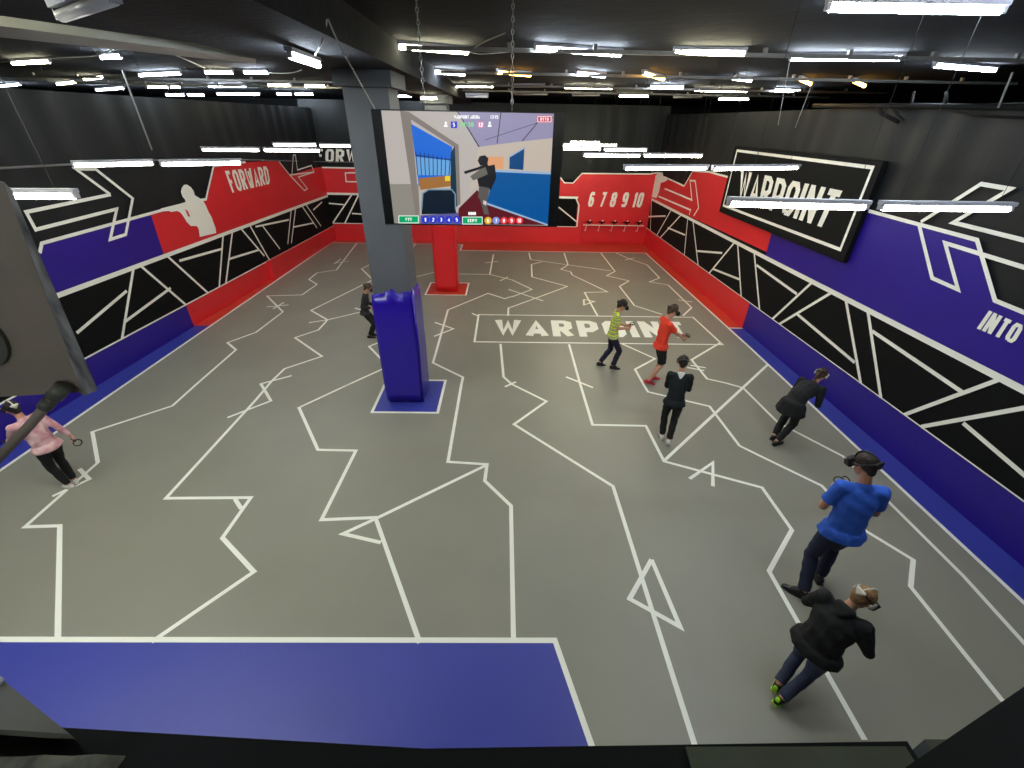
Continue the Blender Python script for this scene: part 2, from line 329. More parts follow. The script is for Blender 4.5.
def dL(P, poly, line, m):
    L_ = P.len; zt = 1.68
    sp_ = P.px(184, 301)[0]
    poly([(0, 0), (sp_, 0), (sp_, .55), (0, .55)], 2); poly([(sp_, 0), (L_, 0), (L_, .55), (sp_, .55)], 3)
    X = lambda l: [(min(max(q[0], .02), L_), q[1]) for q in (P.px(*p) for p in l)]
    k = X([(161, 248)])[0][0]
    poly([(0, zt), (k, zt)]+X([(150.4, 214), (41, 243.3), (39, 250)])+[(0, 2.1)], 2)
    poly([(k, zt), (L_, zt), (L_, 2.7)]+X([(313.7, 168), (289.4, 175), (277.7, 161), (242, 162), (213, 166), (205.4, 199.3), (200, 200), (166, 209), (150.4, 214)]), 3)
    line([(0, zt), (L_, zt)], .085); line([(0, .55), (L_, .55)], .03)
    for l in ([(109.8, 194.5), (75, 169), (94.7, 169), (132, 198.4), (125, 234.5), (109.4, 239.4), (116, 209), (35, 229.6), (25.4, 212), (110, 194.5)], [(39, 253), (41, 243.3), (166, 209)], [(200, 200), (205.4, 199.3), (213, 166), (245, 162)]):
        line(X(l), .055)
    for l in ([(130.5, 262), (120, 336)], [(126, 290.8), (76, 333)], [(137.5, 261), (183.8, 301)], [(170, 288), (123.8, 322)], [(163.8, 250), (206, 289)], [(178.8, 260.8), (221, 249)], [(221, 229), (217.5, 283)], [(230.5, 226), (224, 279)],
              [(228.8, 259), (258, 250)], [(238.6, 223), (264, 256)], [(247.4, 219), (268, 256)]):
        line(snap(P, l, zb=.55, zt=zt), .055)
    poly(X([(186, 184.5), (190, 187), (193, 191), (194, 195), (197, 197), (202, 200), (205, 205), (208, 212), (211, 217), (213, 223), (215, 228), (215.5, 233), (199, 237), (198, 229), (196, 226), (190, 226), (186, 222), (183, 217), (181, 214), (179, 212), (176, 211), (171, 212), (168, 211), (160, 211.5), (160, 208.5), (178, 204), (185, 202), (184, 199), (182, 197), (180, 192), (181, 188), (183, 185)]), 1, 4)
    for l in ([(277.7, 160.3), (289.4, 175), (313.8, 172), (311, 165.5), (297, 170), (295, 155), (293, 155), (291.5, 175)], [(289.4, 175), (304, 190.5), (307, 188.6), (298, 177), (313.8, 172)]):
        line(X(l), .04)
    for l in ([(255, 226.7), (288.4, 219.8)], [(262, 225.7), (279.6, 249)], [(289.4, 203), (287.4, 244)], [(294, 202), (291, 243)], [(293.3, 227), (313.8, 222.8)], [(300, 200), (316.7, 228)], [(304, 199), (320.6, 226)], [(312.8, 210), (321.6, 202)]):
        line(snap(P, l, zb=.55, zt=zt), .05)
    e0 = P.px(266, 262)[0]      # the padding along the foot of the wall stands out further here
    m.hexa([P.at(q, o_) for z in (0, .555) for q, o_ in (((e0, z), .13), ((L_-.05, z), .04), ((L_-.05, z), -.02), ((e0, z), -.02))], 3)
    poly(X([(184, 209), (187, 211), (189.5, 217), (187, 216)]), 3, 5)
    a = [P.px(224, 171), P.px(267, 166), P.px(270, 183.7), P.px(231.8, 192.8)]
    a[1][0] = min(a[1][0], L_-.02); a[2][0] = min(a[2][0], L_-.02)
    for q in text_quads('FORWARD', a, .17, asp=.5): m.face([P.at(p, .014) for p in q], 1)
def dB(P, poly, line, m):
    # s runs along x from the left corner
    L_ = P.len; X = lambda l: [(min(max(q[0], .0), L_), q[1]) for q in (P.px(*p) for p in l)]
    poly([(0, 0), (L_, 0), (L_, .66), (0, .66)], 3)
    xr = P.px(578, 200)[0]
    poly([(xr, .66), (L_, .66), (L_, 2.72)]+X([(649, 174), (582, 173.4), (573, 183), (564.4, 182.7), (559, 177)])+[(P.px(559, 177)[0], 1.76), (xr, 1.76)], 3)
    poly([(0, 1.76), (P.px(559, 177)[0]+.02, 1.76), (P.px(559, 177)[0]+.02, 2.6), (0, 2.68)], 3)
    line([(0, 1.76), (xr, 1.76)], .08); line([(0, .66), (xr, .66)], .03)
    line([(0, 2.68), (P.px(480, 177)[0], 2.66)], .05)
    line(X([(556, 172), (564.4, 182.7), (573, 183), (582, 173.4), (649, 174)])+[(L_, 2.72)], .045)
    line([(P.px(357, 176)[0], 2.52), (P.px(346, 177)[0], 2.50), (P.px(346.6, 183.7)[0], 2.2), (P.px(357, 184)[0], 2.2)], .04)
    for l in ([(322.6, 202.7), (344, 204.6)], [(324.5, 210), (325.5, 224)], [(352, 192), (333, 224)], [(358.7, 192), (345, 224)], [(352, 213.4), (361.6, 214)], [(558.6, 207), (577, 222)], [(576, 193), (579, 205), (577, 224)],
              [(540, 195), (545, 224)]):
        line(snap(P, l, zb=.66, zt=1.76), .05)
    for t_, a in (('6', (588, 599)), ('7', (599.5, 604)), ('8', (609, 616)), ('9', (621, 627.5)), ('10', (631.5, 643))):
        pass
    for t_, u0_, u1_ in (('6', 587.5, 593), ('7', 599, 604), ('8', 609, 615), ('9', 620.5, 626.5), ('10', 632, 641.5)):
        q0 = P.px(u0_, 204.5); q1 = P.px(u1_, 204.5); q0.y = q1.y = 1.44
        sl = .07
        for q in text_quads(t_, [(q0.x+sl, 1.98), (q1.x+sl, 1.98), (q1.x, 1.44), (q0.x, 1.44)], .2, asp=.5): m.face([P.at(p, .014) for p in q], 1)
    a0 = P.px(316, 160).x; a1 = P.px(367, 160).x
    for q in text_quads('FORWARD'[:5], [(a0+.1, 3.3), (a1+.1, 3.3), (a1, 2.86), (a0, 2.86)], .2, asp=.6): m.face([P.at(p, .03) for p in q], 1)
PRw = wall('wall_right', (6.03-.0185*.1, .1), (fR(18.5), 18.5), (-1, 0), 4.58, 'right arena wall with blue and red mural above a black banded strip', dR)
PLw = wall('wall_left', (-7.80, .1), (-7.05, 18.5), (1, 0), 4.6, 'left arena wall with a cream rifleman figure and lettering on red', dL)
PB = wall('wall_back', (-7.5, 18.5), (fR(18.5)+.15, 18.5), (0, -1), 4.85, 'red back wall with a black banded strip and white numbers', dB)
c = MB(); c.box(-7.8, 6.03, -.12, .08, 0, 3.5); tag(c.build('wall_front', M['matteblack']), 'dark near wall under the viewing ledge', None, kind='structure')

# ------------------------------------------------------------------ black sign board on the right wall
P = PRw
def boardquad(): 
    a = [P.px(742, 151), P.px(879, 165), P.px(848, 248), P.px(727, 203)]
    return a
a = boardquad(); s0 = (a[0][0]+a[3][0])/2; s1 = (a[1][0]+a[2][0])/2
sg = empty('sign_board', P.at((s1, 2.3), .06), 0, 'big black wall sign reading WARPOINT inside a white rectangle on the right wall', 'sign')
def prt(mb, name, mats, par, smooth=False):
    for i, v in enumerate(mb.v): mb.v[i] = tuple(Vector(v)-par.location)
    o = mb.build(name, mats, par, smooth); return o
m = MB()
m.hexa([P.at(q, o_) for z in (2.3, 3.86) for q, o_ in (((s1-.16, z), .1), ((s0+.16, z), .1), ((s0+.16, z), .02), ((s1-.16, z), .02))])
prt(m, 'panel', M['black'], sg)
m = MB(); m.flat = 1; m.up = P.n
for q in stroke([(s1, 2.48), (s0, 2.48), (s0, 3.76), (s1, 3.76)], .055, True): m.face([P.at(p, .104) for p in q])
prt(m, 'border', M['line'], sg)
m = MB(); m.flat = 1; m.up = P.n
TLq = P.px(744, 171); BLq = P.px(742, 195); TRq = P.px(851, 176); BRq = P.px(829, 220)
for q in text_quads('WARPOINT', [(TLq[0]-.05, 3.36), (s1+.42, 3.36), (s1+.52, 2.72), (BLq[0], 2.72)], .17, gap=.1, asp=.55): m.face([P.at(p, .105) for p in q])
prt(m, 'lettering', M['line'], sg)

# ------------------------------------------------------------------ columns, beams
def padded(x0, x1, y0, y1, z0, z1, bev):
    bm = bmesh.new(); bmesh.ops.create_cube(bm, size=1)
    for v in bm.verts: v.co = Vector(((x0+x1)/2+v.co.x*(x1-x0), (y0+y1)/2+v.co.y*(y1-y0), (z0+z1)/2+v.co.z*(z1-z0)))
    bmesh.ops.subdivide_edges(bm, edges=bm.edges, cuts=9, use_grid_fill=True)
    cx, cy = (x0+x1)/2, (y0+y1)/2
    for v in bm.verts:
        k = 1+.02*math.sin((v.co.z-z0)/(z1-z0)*PI)
        t = (v.co.z-z0)/(z1-z0)
        if t > .97: k *= .955
        if t < .02: k *= .97
        n_ = .008*math.sin(v.co.x*17+v.co.z*6)*math.cos(v.co.y*15+v.co.z*3)
        v.co.x = cx+(v.co.x-cx)*(k+n_); v.co.y = cy+(v.co.y-cy)*(k+n_)
        if t > .97: v.co.z += .025*math.sin(v.co.x*14+v.co.y*9)
    bmesh.ops.bevel(bm, geom=[e for e in bm.edges if len(e.link_faces) == 2 and e.calc_face_angle(0) > .9], offset=bev, segments=3, affect='EDGES')
    me = bpy.data.meshes.new('padding'); bm.to_mesh(me); bm.free(); return me
def column(x0, x1, y0, y1, zp, pm, label, pad=.045, cap=True, my=None):
    r = empty('support_column', ((x0+x1)/2, (y0+y1)/2, 0), 0, label, 'column')
    m = MB(); m.box(x0+pad, x1-pad, y0+pad, y1-pad, 0, CZ-.02); prt(m, 'shaft', M['column'], r)
    me = padded(x0, x1, y0, y1, .006, zp, .035)
    for v in me.vertices: v.co -= r.location
    obj('padding', me, pm, r, True)
    if cap:
        m = MB(); m.box(x0-.02, x1+.03, y0-.08, y1+.12, 4.63, 4.8); prt(m, 'capital', M['capital'], r)
    # slanting flap at the seam of the padding
    m = MB(); m.tube([(x1-.02, y0+.02, .03), (x1+.005, y0+.03, zp*.5), (x1-.01, y0+.04, zp+.03)], .018, 8); prt(m, 'seam', pm, r, True)
    return r
column(-2.09, -1.44, 6.44, 7.10, 2.03, M['pad_blue'], 'grey square column wrapped in blue padding in the middle of the floor')
column(-2.06, -1.43, 12.3, 12.9, 2.03, M['pad_red'], 'red padded column further back, below the hanging screen', cap=True)
m = MB(); m.box(-2.55, -1.29, -1.4, 18, 4.8, CZ-.002); tag(m.build('ceiling_beam', M['beam']), 'dark beam along the ceiling above the padded columns', 'beam')
q = [onz(-60, 18, 4.82), onz(256, 59, 4.82), onz(256, 64, 4.82), onz(-60, 31, 4.82)]
m = MB(); m.hexa(q+[p+Vector((0, 0, .06)) for p in q]); tag(m.build('ceiling_duct', M['duct']), 'pale grey duct running diagonally under the ceiling at upper left', 'duct')
for i, (yy, xa, xb, lb) in enumerate(((6.35, -1.2, 7, 'nearest'), (9.3, -1.2, 9, 'second'), (12.4, -12, 9, 'third'), (14.6, -12, 9, 'farthest'))):
    m = MB(); m.box(xa, xb, yy, yy+.05, CZ-.09, CZ-.05)
    for x in range(int(xa)+1, int(xb)): m.box(x-.02, x+.02, yy, yy+.05, CZ-.05, CZ)
    tag(m.build('light_rail', M['rail']), '%s thin grey rail crossing under the ceiling between the tube lights' % lb, 'rail', 'ceiling rails')

# ------------------------------------------------------------------ tube lights
def make_tube(kind):
    root = empty('tube_light', (0, 0, 0), 0, 'x', 'light', 'tube lights')
    m = MB(); m.box(-.6, .6, -.032, .032, .0, .032); a_ = m.build('housing', M['housing'], root)
    m = MB(); m.tube([(-.57, 0, -.026), (.57, 0, -.026)], .024, 10); b_ = m.build('tube', M['t_'+kind], root, True)
    for x in (-.585, .585):
        m = MB(); m.box(x-.015, x+.015, -.02, .02, -.042, .002); m.build('end_cap', M['housing'], root)
    return root
protos = {}
def ends(kind, a, b, label, group):
    a = Vector(a); b = Vector(b); mid = (a+b)/2; d = b-a; L_ = max(d.length, .3)
    if kind not in protos: r = protos[kind] = make_tube(kind)
    else:
        src = protos[kind]; r = src.copy(); COL.objects.link(r)
        for ch in src.children:
            k = ch.copy(); COL.objects.link(k); k.parent = r
    r.location = mid; r.rotation_euler = (0, 0, math.atan2(d.y, d.x)); r.scale = (L_/1.2, 1, 1)
    r['label'] = label; r['group'] = group; r['category'] = 'light'
    return r
HI = {
 'the row nearest the camera': [('warm', 397, 46, 469, 52), ('cool', 534, 48, 622, 54), ('warm', 673, 52, 746, 53), ('cool', 789, 58, 903, 58), ('cool', 934, 65, 996, 70)],
 'the upper left group behind the beam': [('warm', 12, 63, 50, 61), ('cool', 101, 57, 121, 56), ('cool', 139, 75, 181, 73), ('warm', 205, 72, 233, 72), ('cool', 244, 72, 268, 72), ('cool', 288, 49, 318, 60)],
 'the left row under the ceiling': [('cool', 0, 86, 20, 84), ('warm', 57, 84, 75, 82), ('warm', 84, 79, 104, 77), ('cool', 96, 90, 124, 88), ('warm', 148, 87, 168, 87), ('cool', 171, 87, 180, 87), ('cool', 208, 86, 246, 86), ('warm', 268, 85, 290, 85), ('warm', 305, 86, 325, 86)],
 'the lowest left row': [('cool', 166, 95, 184, 95), ('cool', 188, 95, 204, 95), ('cool', 217, 94, 260, 94), ('cool', 277, 94, 291, 94), ('cool', 295, 94, 313, 94)],
 'the second row above the screen': [('cool', 427, 71, 465, 74), ('orange', 497, 72, 531, 75), ('cool', 576, 73, 605, 76), ('orange', 643, 73, 664, 79), ('cool', 733, 78, 751, 80), ('orange', 800, 79, 811, 84), ('orange', 854, 81, 865, 86)],
 'the row just above the screen': [('warm', 445, 86, 494, 86), ('off', 512, 86, 545, 86), ('warm', 564, 87, 613, 88), ('cool', 650, 87, 684, 87), ('warm', 694, 90, 748, 91), ('cool', 774, 90, 800, 91)],
 'the farthest ceiling row': [('cool', 398, 96, 415, 96), ('warm', 421, 96, 437, 96), ('off', 466, 94, 488, 94), ('off', 514, 94, 548, 94), ('off', 572, 95, 600, 95), ('warm', 619, 96, 649, 96), ('off', 673, 97, 702, 97), ('warm', 718, 99, 749, 99)],
}
ORD = ['first', 'second', 'third', 'fourth', 'fifth', 'sixth', 'seventh', 'eighth', 'ninth']
CN = dict(cool='cool white', warm='warm white', orange='orange-tinted', off='unlit', low='white')
ZL = CZ-.037
for row, ls in HI.items():
    for i, (k, x0, y0, x1, y1) in enumerate(ls):
        a, b = onz(x0, y0, ZL-.02), onz(x1, y1, ZL-.02)
        ya = max(a.y, b.y); z = ZL
        if ya > 18.1: s = 17.9/ya; a = CAM+(a-CAM)*s; b = CAM+(b-CAM)*s
        elif a.x < -7.9 and a.y < 13: pass
        z = (a.z+b.z)/2
        a.z = b.z = z+.02 if ya > 18.1 else ZL
        if x0 == 288: a = onz(x0, y0, 4.765); b = onz(x1, y1, 4.765); a.z = b.z = 4.75; ya = 5
        if -2.9 < (a.x+b.x)/2 < -1.0 and ya > 12: a, b = onz(x0, y0, 4.76), onz(x1, y1, 4.76); a.z = b.z = 4.745; ya = 5
        lb = '%s tube light, %s from the left in %s' % (CN[k], ORD[i], row)
        r = ends(k, a, b, lb, 'ceiling tube lights')
        if ya > 18.1:
            for x in (-.4, .4): m = MB(); m.tube([(x, 0, .04), (x, 0, CZ-a.z)], .003, 5); m.build('hanger', M['darkwire'], r)
a = onz(827, 3, ZL); b = a+Vector((1.25, -.03, 0))
ends('cool', a, b, 'large cool white tube light cut off by the top right corner', 'ceiling tube lights')
for i, (x_, y_) in enumerate(((-4.2, 1.2), (-.6, -2.2), (1.6, -1.6), (4.4, 1.4), (1.5, 3.2), (-5.6, 3.3), (-3.5, 3.4), (-3, -2.4), (-6.2, .8), (-.8, -3.8), (-4.6, 2.7), (-6.7, 2.6), (-3.3, 2.8), (3.6, 2.9), (-5.9, 1.9), (-3.9, 2.0), (-5.0, 1.2), (-2.9, 1.6), (-7.0, 3.5), (-5.2, 3.5), (-2.9, 3.45))):  # unseen tubes added to brighten the near end and the left of the floor
    ends('cool' if i % 2 else 'warm', (x_-.6, y_, ZL), (x_+.6, y_, ZL), 'white tube light added under the ceiling to brighten the near end, outside the view', 'added ceiling tube lights near the camera')
a, b = onz(57, 9, 4.7), onz(112, -12, 4.7); a.z = b.z = 4.7
ends('off', a, b, 'unlit tube light seen end on at the top left edge', 'ceiling tube lights')
LOW = {
 'over the near end of the left mural': [('low', 15, 199, 78, 195.5)],
 'by the white arrow painting': [('low', 72.5, 165, 154, 163), ('low', 160, 164, 242, 162.5)],
 'above the red FORWARD lettering': [('low', 201.5, 149.5, 260, 150), ('low', 263, 150, 320.6, 150.5)],
 'at the far end of the left wall': [('low', 272.8, 144.5, 316.7, 145), ('low', 319.7, 145.6, 351, 146)],
 'crossing the low part of the WARPOINT sign': [('low', 727, 203, 868, 206.8), ('low', 879, 207, 1012, 208.5)],
 'meeting the top left of the WARPOINT sign': [('low', 623.6, 168, 707.6, 168), ('low', 712, 168.7, 799, 167.5)],
 'above the red far right corner': [('warm', 583, 155, 640.6, 155.8), ('warm', 643.5, 155.4, 702.5, 156)],
 'behind the red far right corner': [('warm', 563, 148.5, 601, 149), ('warm', 604, 149.5, 647, 150)],
 'beside the screen, last row but one': [('warm', 563, 145, 580.6, 145), ('warm', 581.4, 145, 617, 145.2)],
 'beside the screen, farthest row': [('warm', 570, 142, 599.6, 142.3)],
}
for row, ls in LOW.items():
    for i, (k, x0, y0, x1, y1) in enumerate(ls):
        zl = 3.72
        a, b = onz(x0, y0, zl), onz(x1, y1, zl)
        if 'near end' in row: a = b+Vector((-1.2, -.1, 0))
        if a.y > 17.6: s = 17.5/a.y; a = CAM+(a-CAM)*s; b = CAM+(b-CAM)*s
        if b.x > 5.75: b = b+(a-b)*0
        a.z += .02; b.z += .02
        w = '' if len(ls) == 1 else (('left' if i == 0 else 'right')+' one, ')
        lb = '%s tube light hung on wires, %s%s' % (CN[k], w, row)
        mid = a.z; a.z = b.z = (a.z+b.z)/2
        r = ends(k, a, b, lb, 'hanging tube lights')
        for x in (-.45, .45):
            m = MB(); m.tube([(x, 0, .04), (x*.98, 0, CZ-a.z)], .002, 5); m.build('hanger', M['darkwire'], r)

# ------------------------------------------------------------------ cables, pipes
def cable(name, pts, r, m_, label, cat='cable', group=None):
    P_ = [Vector(p) for p in pts]; out = []
    for i in range(len(P_)-1):
        a, b = P_[max(i-1, 0)], P_[i+1 if i+2 > len(P_)-1 else i+2]
        for k in range(8):
            t = k/8; p0, p1, p2, p3 = a, P_[i], P_[i+1], b
            out.append(.5*((2*p1)+(p2-p0)*t+(2*p0-5*p1+4*p2-p3)*t*t+(3*p1-p0-3*p2+p3)*t**3))
    out.append(P_[-1]); m = MB(); m.tube(out, r, 6)
    return tag(m.build(name, M[m_], None, True), label, cat, group)
cable('power_cable', [ony(328, 19, 3.9), ony(338, 42, 3.9), ony(352, 68, 3.92), ony(375, 109, 3.98)], .0055, 'wire', 'thin pale cable running down from the beam to the left corner of the screen')
cable('power_cable', [ony(327, 19, 3.95), ony(324, 36, 4.0), onz(318, 50, 4.76), onz(305, 68, 4.9), onz(290, 73, ZL-.03), onz(268, 73, ZL-.03)], .006, 'wire', 'pale cable looping between ceiling tubes left of the big column')
cable('power_cable', [onz(318, 60, ZL), onz(332, 66, ZL-.03), onz(352, 62, ZL)], .006, 'wire', 'short pale cable end trailing right from the tilted ceiling tube')
cable('power_cable', [onz(469, 52, ZL-.02), onz(482, 43, ZL-.02), onz(505, 33, ZL)], .007, 'wire', 'pale cable rising right from the end of the nearest warm tube')
cable('power_cable', [onz(469, 52, ZL-.02), onz(482, 54, ZL-.04), onz(508, 52, ZL)], .006, 'wire', 'pale cable sagging right from the end of the nearest warm tube')
cable('power_cable', [onz(0, 62, ZL), onz(50, 58, ZL-.02), onz(100, 55, ZL), onz(128, 41, ZL), onz(165, 51, ZL), onz(205, 68, ZL)], .01, 'wire', 'pale cable strung past the upper left ceiling tubes')
cable('metal_pipe', [(-7.36, 7.0, 3.6), (-7.22, 11.0, 3.45), (-7.0, 15, 3.15), (-6.85, 18.2, 2.9), (-2.5, 18.35, 2.88)], .018, 'rail', 'thin grey pipe along the top of the left mural', 'pipe')
def rod(px0, px1, y, label, r=.012):
    m = MB(); a, b = ony(*px0, y), ony(*px1, y); m.tube([a, b], r, 6)
    return tag(m.build('hanging_rod', M['rail']), label, 'rod', 'hanging rods')
rod((122, 70), (152, 150), 8.4, 'long grey rod slanting down over the black wall at left')
rod((795, 32), (778, 125), 7.5, 'thin pale wire hanging left of the orange ceiling tubes at right', .005)
rod((812, 84), (795, 128), 8.5, 'short pale wire below the orange ceiling tube at right', .006)
rod((1013, 72), (998, 108), 5.5, 'pale strap hanging at the far right above the wall', .01)
# dark bracket truss at the top of the right wall
m = MB(); q = PRw
def w3(u, v, off=.12): return q.at(q.px(u, v), off)
m.tube([w3(820, 106), w3(900, 106), w3(1060, 108)], .035, 8); m.tube([w3(885, 108), w3(890, 114), w3(906, 122)], .03, 8); m.tube([w3(897, 106), w3(912, 120)], .022, 8)
m.tube([w3(922, 92), w3(918, 110)], .018, 6); m.tube([w3(955, 92), w3(955, 110)], .018, 6); m.tube([w3(950, 108), w3(985, 116), w3(1040, 118)], .02, 6)
tag(m.build('pipe_bracket', M['matteblack'], None, True), 'black pipe and bent bracket along the top of the right wall', 'pipe')

# ------------------------------------------------------------------ hanging screen
TY = 3.95
tv = empty('television', (-.3, TY+.03, 3.5), 0, 'large flat television hanging on chains, showing a video game', 'television')
TL_, TR_, BR_, BL_ = ony(369, 110, TY), ony(565, 111.5, TY), ony(557, 227.5, TY), ony(387, 224, TY)
m = MB(); c4 = [BL_, BR_, TR_, TL_]; m.hexa([p+Vector((0, .06, 0)) for p in c4][:2][::-1]+c4[:2]+[p for p in []]) if 0 else None
x0, x1 = (TL_.x+BL_.x)/2, (TR_.x+BR_.x)/2; z0, z1 = (BL_.z+BR_.z)/2, (TL_.z+TR_.z)/2
m.box(x0, x1, TY, TY+.055, z0, z1); prt(m, 'casing', M['tvblack'], tv)
SC = {}
def scm(name, rgb, e=1.0):
    if name not in SC: SC[name] = mat('screen_'+name, (5, 5, 5), .3, emis=rgb, estr=e)
    return SC[name]
def uvp(x, y): return (360+x/5.12, 100+y/5.12)
# screen corners in the crop used for measuring
SCR = [(100, 58), (995, 70), (960, 642), (185, 630)]
sx0, sx1 = ony(*uvp(142, 340), TY).x, ony(*uvp(978, 340), TY).x
sz0, sz1 = ony(*uvp(570, 637), TY).z, ony(*uvp(570, 62), TY).z
def scp(x, y, lay):
    p = ony(*uvp(x, y), TY); return Vector((min(max(p.x, sx0), sx1), TY-.002-.0009*lay, min(max(p.z, sz0), sz1)))
order = []; sm = MB(); sm.flat = 1; sm.up = Vector((0, -.2, 0))
def sc(name, rgb, pts, lay=1, e=.7):
    mm = scm(name, rgb, e)
    if mm not in order: order.append(mm)
    sm.face([scp(*p, lay) for p in pts], order.index(mm))
def scl(name, rgb, pts, w, lay=2, closed=False, e=.7):
    for q in stroke(pts, w, closed): sc(name, rgb, [(p.x, p.y) for p in q], lay, e)
def sct(name, rgb, t, x0_, y0_, x1_, y1_, lay=4, th=.2):
    for q in text_quads(t, [(x0_, y0_), (x1_, y0_), (x1_, y1_), (x0_, y1_)], th, asp=.6): sc(name, rgb, [(p.x, p.y) for p in q], lay, 1.0)
def disc(name, rgb, x, y, r, lay=3, e=.9): sc(name, rgb, [(x+r*math.cos(k*PI/8), y+r*math.sin(k*PI/8)) for k in range(16)], lay, e)
sc('plaster', (196, 188, 182), [(90, 50), (1000, 50), (1000, 645), (150, 645)], 0)
sc('plaster_low', (150, 146, 136), [(130, 430), (300, 430), (310, 645), (150, 645)], .3)
sc('ceiling', (158, 152, 186), [(500, 50), (1000, 50), (1000, 195), (800, 215), (610, 240)], 1)
scl('seam', (70, 66, 84), [(500, 50), (610, 240)], 7); scl('seam', (70, 66, 84), [(722, 62), (702, 222)], 5); scl('seam', (70, 66, 84), [(912, 112), (830, 210)], 5); scl('seam', (70, 66, 84), [(640, 205), (760, 165), (1000, 90)], 3)
sc('farwall', (206, 192, 178), [(610, 240), (800, 215), (1000, 195), (1000, 370), (700, 365), (560, 470)], 1)
sc('frame', (140, 130, 122), [(205, 50), (250, 60), (505, 230), (515, 530), (490, 550), (480, 240), (262, 100), (305, 560), (290, 645), (280, 560)], 1)
sc('sky', (24, 110, 226), [(262, 122), (472, 240), (468, 440), (302, 440)], 2)
sc('sky_low', (110, 176, 236), [(283, 290), (470, 310), (468, 385), (296, 385)], 3)
for i in range(9): scl('fence', (20, 40, 90), [(286+i*22, 262+i*4.5), (296+i*20, 385)], 4, 4)
scl('fence', (20, 40, 90), [(285, 282), (470, 308)], 5, 4)
sc('street', (170, 116, 60), [(300, 400), (470, 385), (468, 440), (310, 460)], 4); sc('lamp', (250, 220, 60), [(436, 388), (462, 388), (462, 414), (436, 414)], 5)
sc('teal', (12, 52, 74), [(465, 270), (486, 235), (498, 545), (465, 545)], 4)
sc('couch', (10, 26, 44), [(318, 480), (350, 458), (470, 458), (488, 480), (492, 580), (316, 585)], 5); scl('couch_rim', (120, 150, 170), [(316, 560), (322, 478), (352, 458), (470, 458), (488, 482), (490, 560)], 7, 6)
sc('carpet', (98, 22, 34), [(600, 460), (650, 520), (960, 640), (500, 640), (505, 555)], 2)
sc('carpet_blue', (96, 96, 160), [(310, 590), (500, 575), (520, 640), (310, 640)], 2)
sc('partition', (0, 88, 160), [(690, 362), (985, 375), (965, 645), (648, 525)], 3); scl('cap', (160, 190, 220), [(690, 362), (985, 375)], 12, 4); scl('cap', (160, 190, 220), [(650, 530), (962, 640)], 10, 4)
sc('door', (0, 72, 130), [(766, 290), (842, 245), (836, 358), (764, 352)], 3); scl('cap', (160, 190, 220), [(766, 290), (845, 243)], 7, 4)
sc('glow', (236, 170, 120), [(655, 290), (735, 290), (735, 355), (655, 350)], 3)
# the soldier
sc('dark', (24, 24, 30), [(603, 310), (612, 288), (640, 282), (658, 298), (652, 330), (615, 335)], 6)
sc('dark', (24, 24, 30), [(640, 340), (690, 330), (698, 400), (670, 460), (610, 450), (600, 400)], 6)
sc('olive', (110, 108, 98), [(565, 390), (640, 335), (655, 380), (580, 412)], 7); scl('dark', (24, 24, 30), [(535, 372), (600, 352), (655, 330)], 14, 8)
sc('camo', (96, 92, 88), [(610, 440), (665, 450), (650, 520), (605, 500)], 7); sc('camo', (96, 92, 88), [(610, 490), (640, 500), (662, 585), (636, 585)], 7); sc('boot', (220, 214, 210), [(632, 512), (650, 520), (645, 540), (630, 530)], 8)
# head-up display
sc('green', (0, 150, 92), [(198, 590), (302, 590), (302, 630), (198, 630)], 8, 1); scl('white', (240, 240, 240), [(200, 592), (300, 592), (300, 628), (200, 628)], 3, 9, True, 1)
sc('green', (0, 150, 92), [(523, 596), (628, 596), (628, 636), (523, 636)], 8, 1); scl('white', (240, 240, 240), [(525, 598), (626, 598), (626, 634), (525, 634)], 3, 9, True, 1)
sct('white', (240, 240, 240), 'VYT', 232, 602, 268, 618, 10); sct('white', (240, 240, 240), 'EEPY', 552, 608, 600, 624, 10); sct('white', (240, 240, 240), '0000', 555, 572, 594, 588, 10, .3)
for i, x in enumerate((336, 376, 416, 456, 496)):
    disc('hud_blue', (36, 48, 190) if i != 3 else (36, 48, 190), x, 611, 19, 8); sct('white', (240, 240, 240), '12345'[i], x-6, 602, x+6, 621, 10)
for i, x in enumerate((656, 697, 737, 776, 816)):
    disc(('hud_gold', 'hud_lilac', 'hud_red', 'hud_red', 'hud_red')[i], ((214, 170, 40), (120, 140, 210), (216, 52, 62), (0, 0, 0), (0, 0, 0))[i], x, 616, 19, 8); sct('white', (240, 240, 240), ('6', '7', '8', '9', '10')[i], x-6-(i == 4)*3, 607, x+6+(i == 4)*3, 626, 10)
sct('white', (240, 240, 240), 'WARPOINT ARENA', 482, 78, 614, 96, 10); sct('white', (240, 240, 240), '13:15', 668, 78, 708, 96, 10)
sc('hud_blue', (36, 48, 190), [(466, 110), (498, 110), (498, 144), (466, 144)], 8); sct('white', (240, 240, 240), '5', 476, 116, 488, 137, 10)
sc('hud_pink', (226, 140, 190), [(602, 110), (636, 110), (636, 144), (602, 144)], 8); sct('white', (240, 240, 240), '12', 608, 116, 630, 137, 10)
sct('hud_green', (120, 200, 130), '01:38', 515, 114, 583, 137, 10)
for x in (440, 664):
    disc('white', (240, 240, 240), x, 117, 6, 9); sc('white', (240, 240, 240), [(x-10, 137), (x+10, 137), (x+7, 125), (x-7, 125)], 9)
sc('hud_crimson', (214, 30, 80), [(906, 80), (982, 80), (982, 116), (906, 116)], 8); scl('white', (240, 240, 240), [(910, 84), (978, 84), (978, 112), (910, 112)], 3, 9, True); sct('white', (240, 240, 240), 'OTTO', 922, 90, 966, 106, 10)
prt(sm, 'screen', order, tv)
m = MB(); m.box(x0+.3, x1-.3, TY+.055, TY+.1, z0+.2, z1-.15); prt(m, 'back_cover', M['tvblack'], tv)
